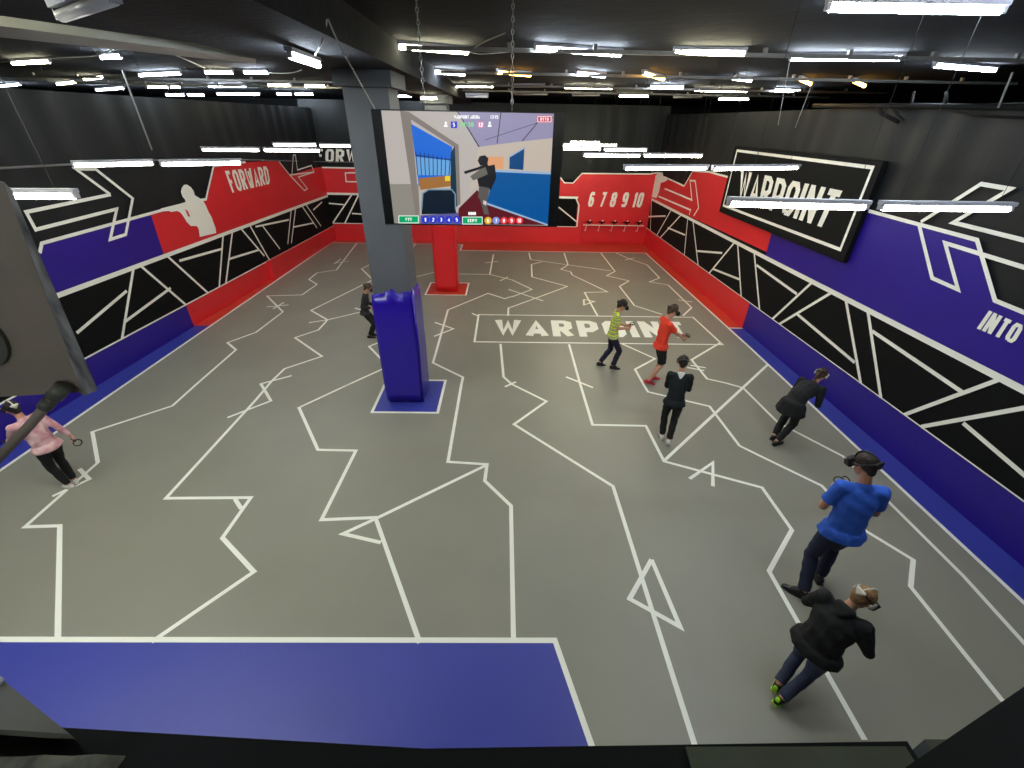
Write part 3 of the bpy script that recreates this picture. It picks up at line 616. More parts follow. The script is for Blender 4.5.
def chain(px0, px1, label):
    a = ony(*px0, TY+.05); b = Vector((ony(*px1, TY+.05).x, TY+.05, CZ)); n = int((b-a).length/.034); m = MB()
    for i in range(n):
        c = a+(b-a)*((i+.5)/n); pts = []
        for k in range(8):
            an = 2*PI*k/8; w = .009*math.cos(an); h = .022*math.sin(an)
            pts.append(c+Vector((w, 0, h)) if i % 2 else c+Vector((0, w, h)))
        m.tube(pts, .0032, 5, closed=True)
    return tag(m.build('chain', M['chain'], None, True), label, 'chain', 'chains holding the television')
chain((425, 110), (416, 0), 'left chain holding the hanging television'); chain((512, 110), (513, 0), 'right chain holding the hanging television')

# ------------------------------------------------------------------ rack on the back wall
rk = empty('wall_rack', (4.25, 18.5, .8), 0, 'red shelf with a white rail under the numbers on the back wall', 'shelf')
xa, xb = 3.02, 5.45
m = MB(); m.box(xa, xb, 18.18, 18.48, .78, .81); prt(m, 'shelf_board', M['red'], rk)
m = MB(); m.tube([(xa, 18.16, .80), (xb, 18.16, .80)], .016, 8); prt(m, 'rail', M['line'], rk)
for i in range(5):
    x = 3.15+i*.52
    m = MB(); m.tube([(x, 18.16, .79), (x-.02, 18.17, .58), (x-.02, 18.46, .55)], .01, 6); prt(m, 'bracket', M['line'], rk)
m = MB(); m.box(xa+.02, xb-.02, 18.40, 18.48, .12, .74); prt(m, 'lower_panel', M['red'], rk)
cn = ['six', 'seven', 'eight', 'nine', 'ten']
for i in range(5):
    x = 3.3+i*.5
    g = empty('game_blaster', (x, 18.3, .81), 0, 'dark toy blaster on the rack under the number %s' % cn[i], 'toy blaster', 'blasters on the rack')
    m = MB(); m.box(x-.13, x+.1, 18.28, 18.32, .87, .92); m.box(x-.2, x-.13, 18.29, 18.31, .885, .905); m.tube([(x+.02, 18.3, .815), (x, 18.3, .88)], .018, 6); m.box(x-.06, x-.02, 18.285, 18.315, .81, .87)
    prt(m, 'body', M['matteblack'], g)
    m = MB(); m.tube([(x, 18.3, .92), (x+.02, 18.3, .97)], .022, 8); prt(m, 'marker_light', M['line'], g)

# ------------------------------------------------------------------ things at the viewing ledge
lg = empty('viewing_ledge', (0, .2, 3.5), 0, 'black ledge along the bottom edge of the view', 'ledge')
m = MB(); m.hexa([(-3, .02, 3.5), (.54, .02, 3.5), (.54, .25, 3.5), (-.1, .243, 3.5)]+[(-3, .02, 3.6), (.54, .02, 3.6), (.54, .25, 3.6), (-.1, .243, 3.6)]) ; m.hexa([(-3, .02, 3.5), (-.1, .243, 3.5), (-.7, .272, 3.5), (-3, .36, 3.5), (-3, .02, 3.6), (-.1, .243, 3.6), (-.7, .272, 3.6), (-3, .36, 3.6)])
prt(m, 'top_board', M['matteblack'], lg)
m = MB(); m.box(.24, .53, .08, .243, 3.6, 3.604); prt(m, 'metal_strip', M['greygreen'], lg)
m = MB(); m.box(.565, 3, .02, .252, 3.5, 3.6); prt(m, 'end_board', M['greygreen'], lg)
# olive plate at the left
m = MB(); a, b, c_ = onz(-60, 628, 3.62), onz(76, 731, 3.62), onz(-60, 722, 3.62)
a = Vector((-.93, .415, 3.62)); b = Vector((-.553, .252, 3.62)); c_ = Vector((-1.0, .275, 3.62))
m.face([a, b, c_]); m.v += [tuple(Vector(v)-Vector((0, 0, .018))) for v in m.v]; m.f += [[5, 4, 3], [0, 1, 4, 3], [1, 2, 5, 4], [2, 0, 3, 5]]; m.m += [0]*4
pl = empty('corner_plate', (-.8, .3, 3.6), 0, 'olive grey metal corner plate at the bottom left edge', 'plate')
prt(m, 'plate', M['olive'], pl)
m = MB(); m.tube([onz(-3, 683, 3.62)+Vector((0, 0, -.001)), onz(-3, 683, 3.62)+Vector((0, 0, .004))], .007, 12); prt(m, 'screw', M['housing'], pl)
# camouflage cloth
bm = bmesh.new(); bmesh.ops.create_grid(bm, x_segments=40, y_segments=10, size=.5)
for v in bm.verts:
    x = -1.12+v.co.x*1.3; y = .166+v.co.y*.13
    v.co = Vector((x, y, 3.616+.006*math.sin(x*60+y*30)*math.cos(y*90+x*17)+.003*math.sin(x*130)))
me = bpy.data.meshes.new('cloth'); bm.to_mesh(me); bm.free(); o = obj('folded_cloth', me, M['camo'], None, True)
sol = o.modifiers.new('s', 'SOLIDIFY'); sol.thickness = .003
tag(o, 'crumpled camouflage cloth lying at the bottom left corner', 'cloth')
# dark slanting panel bottom right
m = MB()
q = [onz(1110, 628, 3.72), onz(840, 812, 3.72), onz(1100, 840, 3.72)]
m.v = [tuple(p) for p in q]+[tuple(p-Vector((0, 0, .02))) for p in q]; m.f = [[0, 1, 2], [5, 4, 3], [0, 3, 4, 1], [1, 4, 5, 2], [2, 5, 3, 0]]; m.m = [0]*5
tag(m.build('dark_panel', M['matteblack']), 'dark slanting panel edge crossing the bottom right corner', 'panel')
# scuffed cabinet with pole at left
cb = empty('equipment_cabinet', (-1.25, 1.0, 3.67), 0, 'scuffed dark grey cabinet close to the camera at the left edge', 'cabinet')
xr = -1.045
def cabmesh():
    m = MB()
    # body, with a chamfered right hand edge strip
    m.hexa([(-1.9, .86, 3.62), (xr-.05, .86, 3.625), (xr-.05, 1.35, 3.70), (-1.9, 1.35, 3.70), (-1.9, .86, 4.23), (xr-.05, .86, 4.19), (xr-.05, 1.35, 4.2), (-1.9, 1.35, 4.24)], 0)
    return m
YC = 1.0
def cpt(u, v, y=YC): return ony(u, v, y)
m = MB()
f_ = [cpt(-130, 160), cpt(5, 183), cpt(86, 392), cpt(-130, 404)]
bk = [p+Vector((-.30, .22, .0)) for p in f_]
m.hexa([f_[3], f_[2], bk[2], bk[3], f_[0], f_[1], bk[1], bk[0]]); prt(m, 'body', M['scuff'], cb)
m = MB()
e = [cpt(4, 182, .997), cpt(12, 190, .997), cpt(98, 390, .997), cpt(84, 396, .997)]
eb = [p+Vector((-.30, .2, .0)) for p in e]
m.hexa([e[3], e[2], eb[2], eb[3], e[0], e[1], eb[1], eb[0]]); prt(m, 'edge_strip', M['scuffedge'], cb)
m = MB(); cc = cpt(-30, 335, YC); m.tube([cc+Vector((0, .005, 0)), cc+Vector((0, -.01, 0))], .088, 40); prt(m, 'round_cover', M['olive'], cb)
pole = MB(); p0, p1, p2 = ony(58, 392, .97), ony(30, 425, .93), ony(-60, 520, .86)
pole.tube([p0, p1, p2], [.0125, .0115, .0115], 14)
prt(pole, 'pole', M['scuff'], cb, True)
m = MB(); m.tube([ony(64, 386, .975), ony(54, 397, .965)], .019, 16); m.tube([ony(51, 400, .96), ony(44, 408, .95)], .016, 16); prt(m, 'collar', M['olive'], cb, True)
#PEOPLE#
# ------------------------------------------------------------------ people
def _ico():
    bm = bmesh.new(); bmesh.ops.create_icosphere(bm, subdivisions=2, radius=1); v = [x.co.copy() for x in bm.verts]; bm.free(); return v
ICO = _ico()
def ell(c, r, R=None):
    if not isinstance(r, (tuple, list)): r = (r, r, r)
    c = Vector(c); return [c+((R @ Vector((v.x*r[0], v.y*r[1], v.z*r[2]))) if R else Vector((v.x*r[0], v.y*r[1], v.z*r[2]))) for v in ICO]
def disc3(c, r, n, R=None):
    c = Vector(c); n = Vector(n).normalized(); a = n.orthogonal().normalized(); b = n.cross(a)
    return [c+a*(r*math.cos(k*PI/8))+b*(r*math.sin(k*PI/8)) for k in range(16)]
class Blob:
    def __init__(s): s.bm = bmesh.new()
    def hull(s, *sets):
        vs = [s.bm.verts.new(p) for st in sets for p in st]
        r = bmesh.ops.convex_hull(s.bm, input=vs)
        junk = {e for e in list(r['geom_interior'])+list(r['geom_unused']) if isinstance(e, bmesh.types.BMVert)}
        if junk: bmesh.ops.delete(s.bm, geom=list(junk), context='VERTS')
    def cap(s, a, b, ra, rb): s.hull(ell(a, ra), ell(b, rb))
    def chain(s, pts, rs):
        for i in range(len(pts)-1): s.cap(pts[i], pts[i+1], rs[i], rs[i+1])
    def sleeve(s, a, b, ra, rb):               # ends in a clean flat cuff at b
        s.hull(ell(a, ra), disc3(b, rb, Vector(b)-Vector(a)))
    def bake(s, name, mats, parent, vox=.007, smooth=3, wob=0):
        me = bpy.data.meshes.new(name+'_t'); s.bm.to_mesh(me); s.bm.free()
        t = bpy.data.objects.new(name+'_t', me); COL.objects.link(t)
        m = t.modifiers.new('r', 'REMESH'); m.mode = 'VOXEL'; m.voxel_size = vox
        if smooth: q = t.modifiers.new('s', 'SMOOTH'); q.factor = .5; q.iterations = smooth
        dg = bpy.context.evaluated_depsgraph_get(); out = bpy.data.meshes.new_from_object(t.evaluated_get(dg)); out.name = name
        bpy.data.objects.remove(t); bpy.data.meshes.remove(me)
        if wob:
            for v in out.vertices:
                c = v.co; k = wob*(math.sin(c.z*52+c.x*23)*.6+math.sin(c.y*61+c.z*31+c.x*17)*.4); v.co = c+v.normal*k
        return obj(name, out, mats, parent, True)
def ik(a, t, l1, l2, pole):
    a = Vector(a); t = Vector(t); d = t-a; L_ = min(d.length, (l1+l2)*.995); d.normalize(); t = a+d*L_
    x = (l1*l1-l2*l2+L_*L_)/(2*L_); h = math.sqrt(max(l1*l1-x*x, 0)); p = Vector(pole); p = (p-d*p.dot(d)).normalized()
    return a+d*x+p*h, t
def stripes():
    m = bpy.data.materials.new('striped_jersey'); m.use_nodes = True; nt = m.node_tree; N = nt.nodes; L = nt.links; b = N['Principled BSDF']; b.inputs['Roughness'].default_value = .8
    tc = N.new('ShaderNodeTexCoord'); sx = N.new('ShaderNodeSeparateXYZ'); L.new(tc.outputs['Object'], sx.inputs[0])
    mm = N.new('ShaderNodeMath'); mm.operation = 'MULTIPLY'; mm.inputs[1].default_value = 13.5; L.new(sx.outputs['Z'], mm.inputs[0])
    fr = N.new('ShaderNodeMath'); fr.operation = 'FRACT'; L.new(mm.outputs[0], fr.inputs[0])
    r = N.new('ShaderNodeValToRGB'); r.color_ramp.interpolation = 'CONSTANT'; e = r.color_ramp.elements
    e[0].color = (*srgb((226, 232, 70)), 1); e[1].position = .42; e[1].color = (*srgb((104, 130, 84)), 1)
    k = e.new(.62); k.color = (*srgb((222, 226, 160)), 1); k = e.new(.82); k.color = (*srgb((120, 140, 110)), 1)
    L.new(fr.outputs[0], r.inputs[0]); L.new(r.outputs[0], b.inputs['Base Color']); return m
def cloth(name, rgb, **k): return mat(name, rgb, .85, bump=.25, bscale=22, noise=k.get('noise', .12), nscale=9, rgb2=k.get('rgb2'))
CM = dict(
 blue_tee=cloth('blue_jersey', (52, 104, 220)), navy=cloth('navy_cloth', (34, 40, 66)), jeans=cloth('blue_denim', (52, 60, 88)), black=cloth('black_cloth', (16, 18, 20)),
 darkteal=cloth('dark_knit', (14, 24, 28)), orange=cloth('bright_orange_red_jersey', (255, 70, 44)), striped=stripes(), darknavy=cloth('dark_navy_cloth', (26, 26, 52)),
 pink=cloth('pink_patterned_cloth', (232, 196, 196), rgb2=(196, 130, 140)), charcoal=cloth('charcoal_cloth', (44, 44, 46)),
 hairdark=mat('dark_brown_hair', (38, 26, 20), .6, bump=.5, bscale=70, noise=.3, nscale=40), hairblond=mat('dark_blond_hair', (150, 112, 70), .6, bump=.5, bscale=70, noise=.35, nscale=40),
 hairbrown=mat('brown_hair', (84, 60, 40), .6, bump=.5, bscale=70, noise=.3, nscale=40), white=mat('white_leather', (225, 222, 214), .5), redshoe=mat('red_mesh_shoe', (196, 36, 60), .6), blackshoe=mat('black_leather', (18, 18, 20), .4),
 lime=mat('lime_heel', (170, 240, 40), .6), sole=mat('pale_rubber', (170, 168, 160), .7), hs=mat('headset_black', (26, 26, 30), .4), hsw=mat('headset_pale', (205, 200, 186), .5), lips=mat('lips', (170, 92, 84), .5), collar=mat('white_collar', (232, 232, 228), .8), nail=mat('finger_nail', (224, 178, 160), .35))
def person(label, px, face, h, hip=.92, lean=8, hpitch=12, hyaw=0, twist=0, fL=(-.11, .0, 0), fR=(.11, .0, 0), pL=0, pR=0, hL=(-.12, .36, 1.1), hR=(.12, .36, 1.1), girth=1.0, kh=1.0, flare=.35,
           top='black', sleeve='long', bottom='navy', leg='long', shoe='blackshoe', hair='hairdark', longhair=False, hem=0, hset='hs', opts=(), loc=None, tilt=0, toeL=-8, toeR=8):
    p = onz(*px) if loc is None else Vector(loc)
    root = empty('person', (p.x, p.y, 0), math.atan2(-face[0], face[1]), label, 'person', None)
    s = h/1.75; g = girth
    # everything below is in metres of a 1.75 m figure, scaled by s
    Rl = Matrix.Rotation(-math.radians(lean), 3, 'X') @ Matrix.Rotation(math.radians(tilt), 3, 'Y'); Rc = Matrix.Rotation(math.radians(twist), 3, 'Z')
    P0 = Vector((0, 0, hip)); R2 = Rl @ Rc
    Rm = Matrix.Rotation(-math.radians(lean*.6), 3, 'X') @ Matrix.Rotation(math.radians(tilt*.6), 3, 'Y')
    waist = P0+Rm @ Vector((0, 0, .17)); chest = waist+R2 @ Vector((0, .01, .20)); nb = chest+R2 @ Vector((0, -.015, .19))
    Rh = Matrix.Rotation(math.radians(hyaw+twist), 3, 'Z') @ Matrix.Rotation(-math.radians(lean*.75+hpitch), 3, 'X')
    hc = nb+R2 @ Vector((0, .0, .05))+Rh @ Vector((0, .025, .13))
    sh = {k: chest+R2 @ Vector((.165*k*(.5+.5*g), -.01, .125)) for k in (-1, 1)}
    hipj = {k: P0+Vector((.088*k, 0, -.02)) for k in (-1, 1)}
    hand = {-1: Vector(hL), 1: Vector(hR)}; foot = {-1: Vector(fL), 1: Vector(fR)}; pit = {-1: pL, 1: pR}; toe = {-1: toeL, 1: toeR}
    el = {}; wr = {}; kn = {}; an = {}
    for k in (-1, 1):
        el[k], wr[k] = ik(sh[k], hand[k], .285, .255, (k*flare, -.45, -1))
        an[k] = foot[k]+Vector((0, -.02, .085)); kn[k], an[k] = ik(hipj[k], an[k], .43, .425, (k*.12, 1, 0))
    V = lambda q: Vector(q)*s
    def hd(q): return hc+Rh @ Vector(q)*kh
    body = Blob()
    def EL(c, r, R): body_pts = ell(V(c), tuple(x*s for x in r), R); return body_pts
    T = [(P0+Vector((0, 0, -.03)), (.15*g, .105*g, .09)), (waist, (.13*g, .095*g, .08)), (chest, (.155*g, .105*g, .10)), (chest+R2 @ Vector((0, -.01, .11)), (.15, .075, .05))]
    def torso(B, inf, hemz=None):
        Rs = [Matrix.Identity(3), Rm, R2, R2]
        for i in range(3):
            B.hull(EL(T[i][0], [x+inf for x in T[i][1]], Rs[i]), EL(T[i+1][0], [x+inf for x in T[i+1][1]], Rs[i+1]))
    torso(body, -.006)
    for k in (-1, 1):
        body.cap(V(sh[k]), V(chest+R2 @ Vector((0, 0, .1))), .05*s, .06*s)
        body.chain([V(sh[k]), V(el[k]), V(wr[k])], [.048*s*g, .038*s, .027*s])
        fm = el[k].lerp(wr[k], .3); body.cap(V(el[k]), V(fm), .037*s, .039*s); body.cap(V(fm), V(wr[k]), .039*s, .026*s)
        body.chain([V(hipj[k]), V(kn[k])], [.083*s*g, .053*s]); cf = kn[k].lerp(an[k], .3)+Vector((0, -.015, 0))
        body.cap(V(kn[k]), V(cf), .05*s, .054*s); body.cap(V(cf), V(an[k]), .054*s, .036*s)
        Rt = Matrix.Rotation(math.radians(-toe[k]), 3, 'Z') @ Matrix.Rotation(-math.radians(pit[k]), 3, 'X')
        body.hull(ell(V(an[k]+Rt @ Vector((0, -.025, -.045))), .03*s), ell(V(an[k]+Rt @ Vector((0, .13, -.06))), .022*s), ell(V(an[k]), .035*s))
        # hand: palm, four bent fingers of different length, thumb from the side of the palm
        f = (wr[k]-el[k]).normalized(); inw = Vector((-k, .15, -.25)); n = (inw-f*inw.dot(f)).normalized(); sd = f.cross(n)*k   # sd: towards the little finger side
        if sd.z > 0: sd = -sd
        pc = wr[k]+f*.05
        body.hull(ell(V(wr[k]), .024*s), *[ell(V(wr[k]+f*.085+sd*o_), .0125*s) for o_ in (-.035, .034)], *[ell(V(wr[k]+f*.03+sd*o_), .014*s) for o_ in (-.022, .022)])
        nails = []
        for o_, ln in ((-.037, .9), (-.0125, 1.0), (.012, .94), (.036, .76)):
            a = wr[k]+f*.088+sd*o_; ang = 0; pts = [V(a)]
            for seg, bend in ((.042, 42), (.027, 62), (.022, 45)):
                ang += math.radians(bend); a = a+(f*math.cos(ang)+n*math.sin(ang))*(seg*ln); pts.append(V(a))
            body.chain(pts, [.0092*s, .0086*s, .0080*s, .0072*s])
        a = wr[k]+f*.032-sd*.03; pts = [V(a)]
        for d_, seg in (((f*.55-sd*.75+n*.3), .035), ((f*.8-sd*.15+n*.6), .03), ((f*.6+sd*.2+n*.8), .022)):
            a = a+d_.normalized()*seg; pts.append(V(a))
        body.chain(pts, [.0135*s, .0115*s, .010*s, .0085*s])
        hand[k] = (wr[k]+f*.095+n*.03, f, n, sd)
    body.cap(V(nb+R2 @ Vector((0, 0, -.03))), V(hd((0, -.02, -.06))), .055*s*(.5+.5*g), .05*s)
    # head: skull, jaw, nose, ears, brow
    hs_ = s*kh
    body.hull(ell(V(hd((0, -.012, .035))), (.074*hs_, .092*hs_, .083*hs_), Rh), ell(V(hd((0, .02, -.04))), (.056*hs_, .06*hs_, .05*hs_), Rh), ell(V(hd((0, .055, -.085))), (.026*hs_, .02*hs_, .018*hs_), Rh))
    body.hull(ell(V(hd((0, .085, .018))), .009*hs_), ell(V(hd((0, .105, -.022))), (.014*hs_, .011*hs_, .009*hs_), Rh))
    for k in (-1, 1): body.hull(ell(V(hd((.077*k, -.005, .012))), (.008*hs_, .017*hs_, .02*hs_), Rh), ell(V(hd((.074*k, .003, -.018))), (.006*hs_, .008*hs_, .01*hs_), Rh))
    body.bake('body', [M['skin']], root, vox=.0058*max(s, .8), smooth=2)
    B = Blob(); B.hull(ell(V(hd((-.018, .078, -.052))), (.006*hs_, .006*hs_, .004*hs_)), ell(V(hd((0, .086, -.052))), (.01*hs_, .007*hs_, .0055*hs_)), ell(V(hd((.018, .078, -.052))), (.006*hs_, .006*hs_, .004*hs_)))
    B.bake('mouth', [CM['lips']], root, vox=.002, smooth=1)
    # top
    B = Blob(); torso(B, .014); hz = hem
    low = P0+Vector((0, 0, -.055-hz)); B.hull(EL(T[0][0]+Vector((0, 0, .03)), (.187*g, .138*g, .09), Matrix.Identity(3)), EL(low, (.186*g+.014+hz*.25, .136*g+.016+hz*.25, .045), Matrix.Identity(3)))
    for k in (-1, 1):
        B.cap(V(sh[k]), V(chest+R2 @ Vector((0, 0, .1))), .064*s, .07*s)
        if sleeve == 'short': B.sleeve(V(sh[k]), V(sh[k].lerp(el[k], .74)), .062*s*g, .063*s)
        else: B.cap(V(sh[k]), V(el[k]), .065*s*g, .056*s); B.sleeve(V(el[k]), V(el[k].lerp(wr[k], .93)), .055*s, .042*s)
    if 'hood' in opts: B.hull(ell(V(nb+R2 @ Vector((-.06, -.06, 0))), .045*s), ell(V(nb+R2 @ Vector((.06, -.06, 0))), .045*s), ell(V(nb+R2 @ Vector((0, -.1, -.07))), .04*s))
    else: B.cap(V(nb+R2 @ Vector((0, 0, -.05))), V(nb+R2 @ Vector((0, 0, -.015))), .075*s, .064*s)
    nm = {'blue_tee': 't_shirt', 'orange': 't_shirt', 'striped': 't_shirt', 'pink': 'blouse'}.get(top, 'jacket' if 'hood' in opts or hem > .05 else 'sweater')
    tp = B.bake(nm, [CM[top]], root, vox=.009, smooth=4, wob=.0035)
    if 'collar' in opts:
        B = Blob(); B.hull(ell(V(nb+R2 @ Vector((-.05, -.05, .012))), .018*s), ell(V(nb+R2 @ Vector((.05, -.05, .012))), .018*s), ell(V(nb+R2 @ Vector((0, -.085, -.075))), (.02*s, .012*s, .02*s))); B.bake('white_collar', [CM['collar']], root, vox=.006)
    # trousers or shorts
    B = Blob(); B.hull(EL(P0+Vector((0, 0, .0)), [.136*g, .096*g, .03], Matrix.Identity(3)), EL(P0+Vector((0, 0, -.07)), [.15*g, .108*g, .07], Matrix.Identity(3)))
    for k in (-1, 1):
        if leg == 'shorts': B.sleeve(V(hipj[k]), V(hipj[k].lerp(kn[k], .88)), .094*s*g, .088*s)
        else:
            B.cap(V(hipj[k]), V(kn[k]), .09*s*g, .069*s); cf = kn[k].lerp(an[k], .3)+Vector((0, -.015, 0)); B.cap(V(kn[k]), V(cf), .069*s, .067*s); B.sleeve(V(cf), V(kn[k].lerp(an[k], .8)), .067*s, .06*s); B.sleeve(V(kn[k]), V(kn[k].lerp(an[k], .93)+Vector((0, -.008, 0))), .069*s, .06*s if leg == 'long' else .047*s)
    B.bake('shorts' if leg == 'shorts' else 'trousers', [CM[bottom]], root, vox=.009, smooth=3, wob=.003)
    if leg == 'leggings' and 'kneepatch' in opts: pass
    for k in (-1, 1):
        Rt = Matrix.Rotation(math.radians(-toe[k]), 3, 'Z') @ Matrix.Rotation(-math.radians(pit[k]), 3, 'X'); A_ = an[k]
        so = lambda q: V(A_+Rt @ Vector(q))
        B = Blob(); B.hull(ell(so((0, -.045, -.035)), .038*s), ell(so((0, .02, .0)), .042*s), ell(so((0, .08, -.04)), .036*s)); B.hull(ell(so((0, .05, -.045)), (.044*s, .04*s, .026*s)), ell(so((0, .155, -.058)), (.037*s, .03*s, .02*s)), ell(so((0, -.045, -.05)), .034*s))
        sh_ = B.bake('shoe', [CM[shoe]], root, vox=.006, smooth=2)
        B = Blob(); B.hull(*[ell(so((x, y, z)), (.012*s, .012*s, .007*s)) for x, y, z in ((-.028, -.065, -.078), (.028, -.065, -.078), (-.036, .10, -.078), (.036, .10, -.078), (-.018, .18, -.074), (.018, .18, -.074))])
        B.bake('sole', [CM['lime'] if 'lime' in opts else CM['sole'] if shoe != 'blackshoe' else CM['hs']], sh_, vox=.005, smooth=1)
        if 'lime' in opts: B = Blob(); B.hull(ell(so((0, -.075, -.02)), (.028*s, .012*s, .03*s)), ell(so((0, -.07, .01)), (.026*s, .012*s, .02*s))); B.bake('heel_tab', [CM['lime']], sh_, vox=.005)
    # hair
    B = Blob(); B.hull(ell(V(hd((0, -.022, .052))), (.086*hs_, .098*hs_, .085*hs_), Rh), ell(V(hd((0, -.06, .0))), (.072*hs_, .05*hs_, .06*hs_), Rh)); B.hull(ell(V(hd((0, -.07, .0))), (.06*hs_, .04*hs_, .05*hs_), Rh), ell(V(hd((0, -.06, -.055))), (.045*hs_, .03*hs_, .03*hs_), Rh))
    for k in (-1, 1): B.hull(ell(V(hd((.07*k, .0, .045))), (.014*hs_, .03*hs_, .04*hs_), Rh), ell(V(hd((.072*k, .015, .01))), (.008*hs_, .012*hs_, .012*hs_), Rh))
    if longhair: B.chain([V(hd((0, -.1, .03))), V(hd((0, -.13, -.04))), V(hd((0, -.12, -.16)))], [.035*s, .032*s, .018*s])
    B.bake('hair', [CM[hair]], root, vox=.0065, smooth=2, wob=.004)
    # headset: visor, side bands, top band, rear cradle
    hsn = bpy.data.objects.new('vr_headset', None)
    B = Blob(); B.hull(*[ell(V(hd((x, y, z))), .017*hs_) for x, y, z in ((-.072, .085, .05), (.072, .085, .05), (-.072, .085, -.008), (.072, .085, -.008), (-.056, .128, .043), (.056, .128, .043), (-.056, .128, .0), (.056, .128, .0))])
    vis = B.bake('headset_visor', [CM['hs']], root, vox=.006, smooth=2)
    if True:
        for k in (-1, 1):
            B = Blob(); B.hull(ell(V(hd((.06*k, .136, .046))), .011*hs_), ell(V(hd((.07*k, .12, .056))), .010*hs_)); B.bake('camera_window', [CM['hsw']], vis, vox=.004, smooth=1)
    mb = MB(); ring = []
    for i in range(28):
        t = 2*PI*i/28; ring.append(V(hd((.094*math.cos(t), -.012+.112*math.sin(t), .035-.018*math.sin(t)))))
    mb.tube(ring, .0085*s, 8, closed=True); mb.build('head_strap', CM['hs'], root, True)
    mb = MB(); mb.tube([V(hd((0, .1*math.cos(t)-.015, .035+.108*math.sin(t)))) for t in [PI*i/14 for i in range(15)]], .009*s, 8); mb.build('top_strap', CM['hs' if hset == 'hs' else 'hsw'], root, True)
    B = Blob(); B.hull(ell(V(hd((-.035, -.128, .055))), .016*hs_), ell(V(hd((.035, -.128, .055))), .016*hs_), ell(V(hd((0, -.12, .02))), .02*hs_)); B.bake('rear_cradle', [CM[hset]], root, vox=.005)
    if 'earpads' in opts:
        for k in (-1, 1): B = Blob(); B.hull(ell(V(hd((.096*k, -.01, .01))), (.014*hs_, .034*hs_, .034*hs_), Rh), ell(V(hd((.1*k, -.01, .05))), (.01*hs_, .02*hs_, .02*hs_), Rh)); B.bake('ear_pad', [CM['hsw']], root, vox=.005)
    # controllers held in the hands
    Mw = Matrix.Translation(root.location) @ Matrix.Rotation(root.rotation_euler.z, 4, 'Z')
    desc = label.split(' ')
    for k in (-1, 1):
        if ('onlyR' in opts and k < 0) or ('onlyL' in opts and k > 0): continue
        c, f, n, sd = hand[k]; q = Mw @ V(c); Rz = Matrix.Rotation(root.rotation_euler.z, 3, 'Z')
        f2 = Rz @ f; n2 = Rz @ n; s2 = Rz @ sd
        kind_ = HELD.get(label, 'the player')
        r = empty('game_controller', q, 0, '%s controller held in the %s hand of %s' % ('dark handheld', 'left' if k < 0 else 'right', kind_), 'controller', 'handheld controllers')
        mb = MB(); mb.tube([s2*.045, s2*.0, -s2*.05, -s2*.06+f2*.01], [.011, .0135, .017, .016], 12); mb.build('grip', CM['hs'], r, True)
        mb = MB(); mb.tube([-s2*.075+f2*.035+f2*(.042*math.cos(t))+n2*(.042*math.sin(t)) for t in [2*PI*i/20 for i in range(20)]], .0065, 8, closed=True); mb.build('tracking_ring', CM['hs'], r, True)
        mb = MB(); mb.tube([-s2*.06+f2*.022, -s2*.068+f2*.034], .007, 10); mb.build('button', CM['hsw'], r, True)
    return root
HELD = {}
def add(label, held, **k): HELD[label] = held; return person(label, **k)
add('man in a bright blue t-shirt and dark jeans, seen from behind by the right wall', 'the man in the blue t-shirt', px=(809, 587), face=(.22, .97), h=1.74, lean=7, hpitch=16, hyaw=34, girth=1.10, fL=(-.13, -.12, 0), fR=(.12, .14, 0), toeL=-62, toeR=-5, flare=.5,
    hL=(-.10, .26, 1.2), hR=(.09, .28, 1.17), top='blue_tee', sleeve='short', bottom='navy', hair='hairdark', shoe='blackshoe')
add('child in a black hooded top and jeans with lime heels, nearest to the camera', 'the child in the black hooded top', px=(792, 682), face=(.84, .48), h=1.33, hip=.80, lean=28, hpitch=16, hyaw=-26, girth=1.42, kh=1.14, fL=(-.06, -.20, 0), fR=(.05, -.34, .03), pR=28, flare=1.3,
    hL=(-.10, .36, 1.02), hR=(.12, .34, .98), top='black', bottom='jeans', hair='hairblond', hset='hsw', opts=('hood', 'lime', 'earpads'))
add('child in a dark sweater with a white collar and pale shoes, seen from behind', 'the child in the dark sweater', px=(665, 440), face=(.28, .96), h=1.42, lean=9, hpitch=14, kh=1.1, girth=1.06, fL=(-.07, .06, 0), fR=(.05, -.10, .02), pR=18,
    hL=(-.06, .36, 1.1), hR=(.12, .36, 1.1), top='darkteal', bottom='black', shoe='white', hair='hairdark', opts=('collar',))
add('boy in an orange-red t-shirt, black shorts and red shoes stepping right', 'the boy in the orange-red t-shirt', px=(653, 382), face=(.99, .14), h=1.56, hip=.91, lean=2, hpitch=26, kh=1.04, fL=(-.07, .04, 0), fR=(.08, -.14, .015), pR=14, flare=.2,
    hL=(-.05, .40, 1.08), hR=(.07, .42, 1.06), top='orange', sleeve='short', bottom='black', leg='shorts', shoe='redshoe', hair='hairbrown')
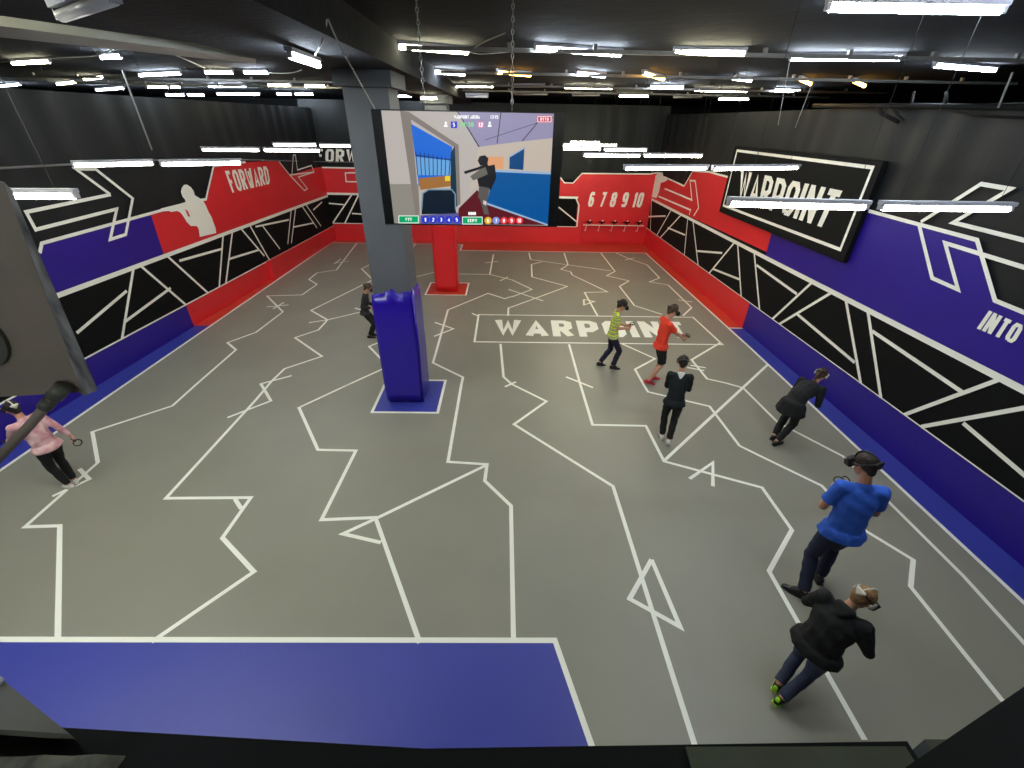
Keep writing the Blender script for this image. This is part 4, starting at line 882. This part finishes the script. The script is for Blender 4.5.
add('boy in a yellow and green striped t-shirt and navy trousers standing on the lettering', 'the boy in the striped t-shirt', px=(608, 367), face=(.97, -.06), h=1.44, hip=.9, lean=4, hpitch=24, kh=1.1, fL=(-.07, -.18, .0), fR=(.08, .12, 0), pL=10, flare=.2,
    hL=(-.05, .30, 1.12), hR=(.05, .30, 1.08), top='striped', sleeve='short', bottom='darknavy', shoe='blackshoe', hair='hairdark')
add('small child in black with bent knees, half hidden behind the blue padded column', 'the small child beside the blue column', px=(369, 337), face=(.96, .12), h=1.30, hip=.84, lean=12, hpitch=20, kh=1.12, fL=(-.06, .12, 0), fR=(.07, .06, 0),
    hL=(-.05, .3, 1.0), hR=(.1, .2, .98), top='charcoal', bottom='black', leg='leggings', shoe='blackshoe', hair='hairbrown')
add('player in a long black jacket and leggings bending forward at the blue wall', 'the player in the long black jacket', px=(778, 440), face=(.86, .50), h=1.50, hip=.84, lean=70, hpitch=-24, kh=1.04, girth=1.12, fL=(-.07, -.04, 0), fR=(.06, -.16, 0),
    hL=(-.12, .62, .85), hR=(.12, .58, .82), top='black', bottom='black', leg='leggings', shoe='blackshoe', hair='hairbrown', hem=.14, longhair=True, opts=('earpads',))
add('child in a pink patterned blouse and black leggings with white shoes at far left', 'the child in the pink blouse', px=(74, 486), face=(-.90, .30), h=1.32, hip=.93, lean=10, hpitch=10, kh=1.08, fL=(-.05, .0, 0), fR=(.06, .06, 0), tilt=-4, girth=1.1,
    hL=(-.22, .46, 1.0), hR=(.32, -.10, .88), top='pink', bottom='black', leg='leggings', shoe='white', hair='hairdark', hset='hsw')
# ------------------------------------------------------------------ world and output look
w = bpy.data.worlds.new('world'); S.world = w; w.use_nodes = True
w.node_tree.nodes['Background'].inputs[0].default_value = (.02, .022, .025, 1); w.node_tree.nodes['Background'].inputs[1].default_value = 1
S.view_settings.view_transform = 'Standard'; S.view_settings.look = 'None'; S.view_settings.gamma = 1; S.view_settings.exposure = .3
S.view_settings.use_curve_mapping = False
S.cycles.use_denoising = True; S.cycles.max_bounces = 6; S.cycles.diffuse_bounces = 4; S.cycles.sample_clamp_indirect = 6
S.cycles.use_light_tree = True
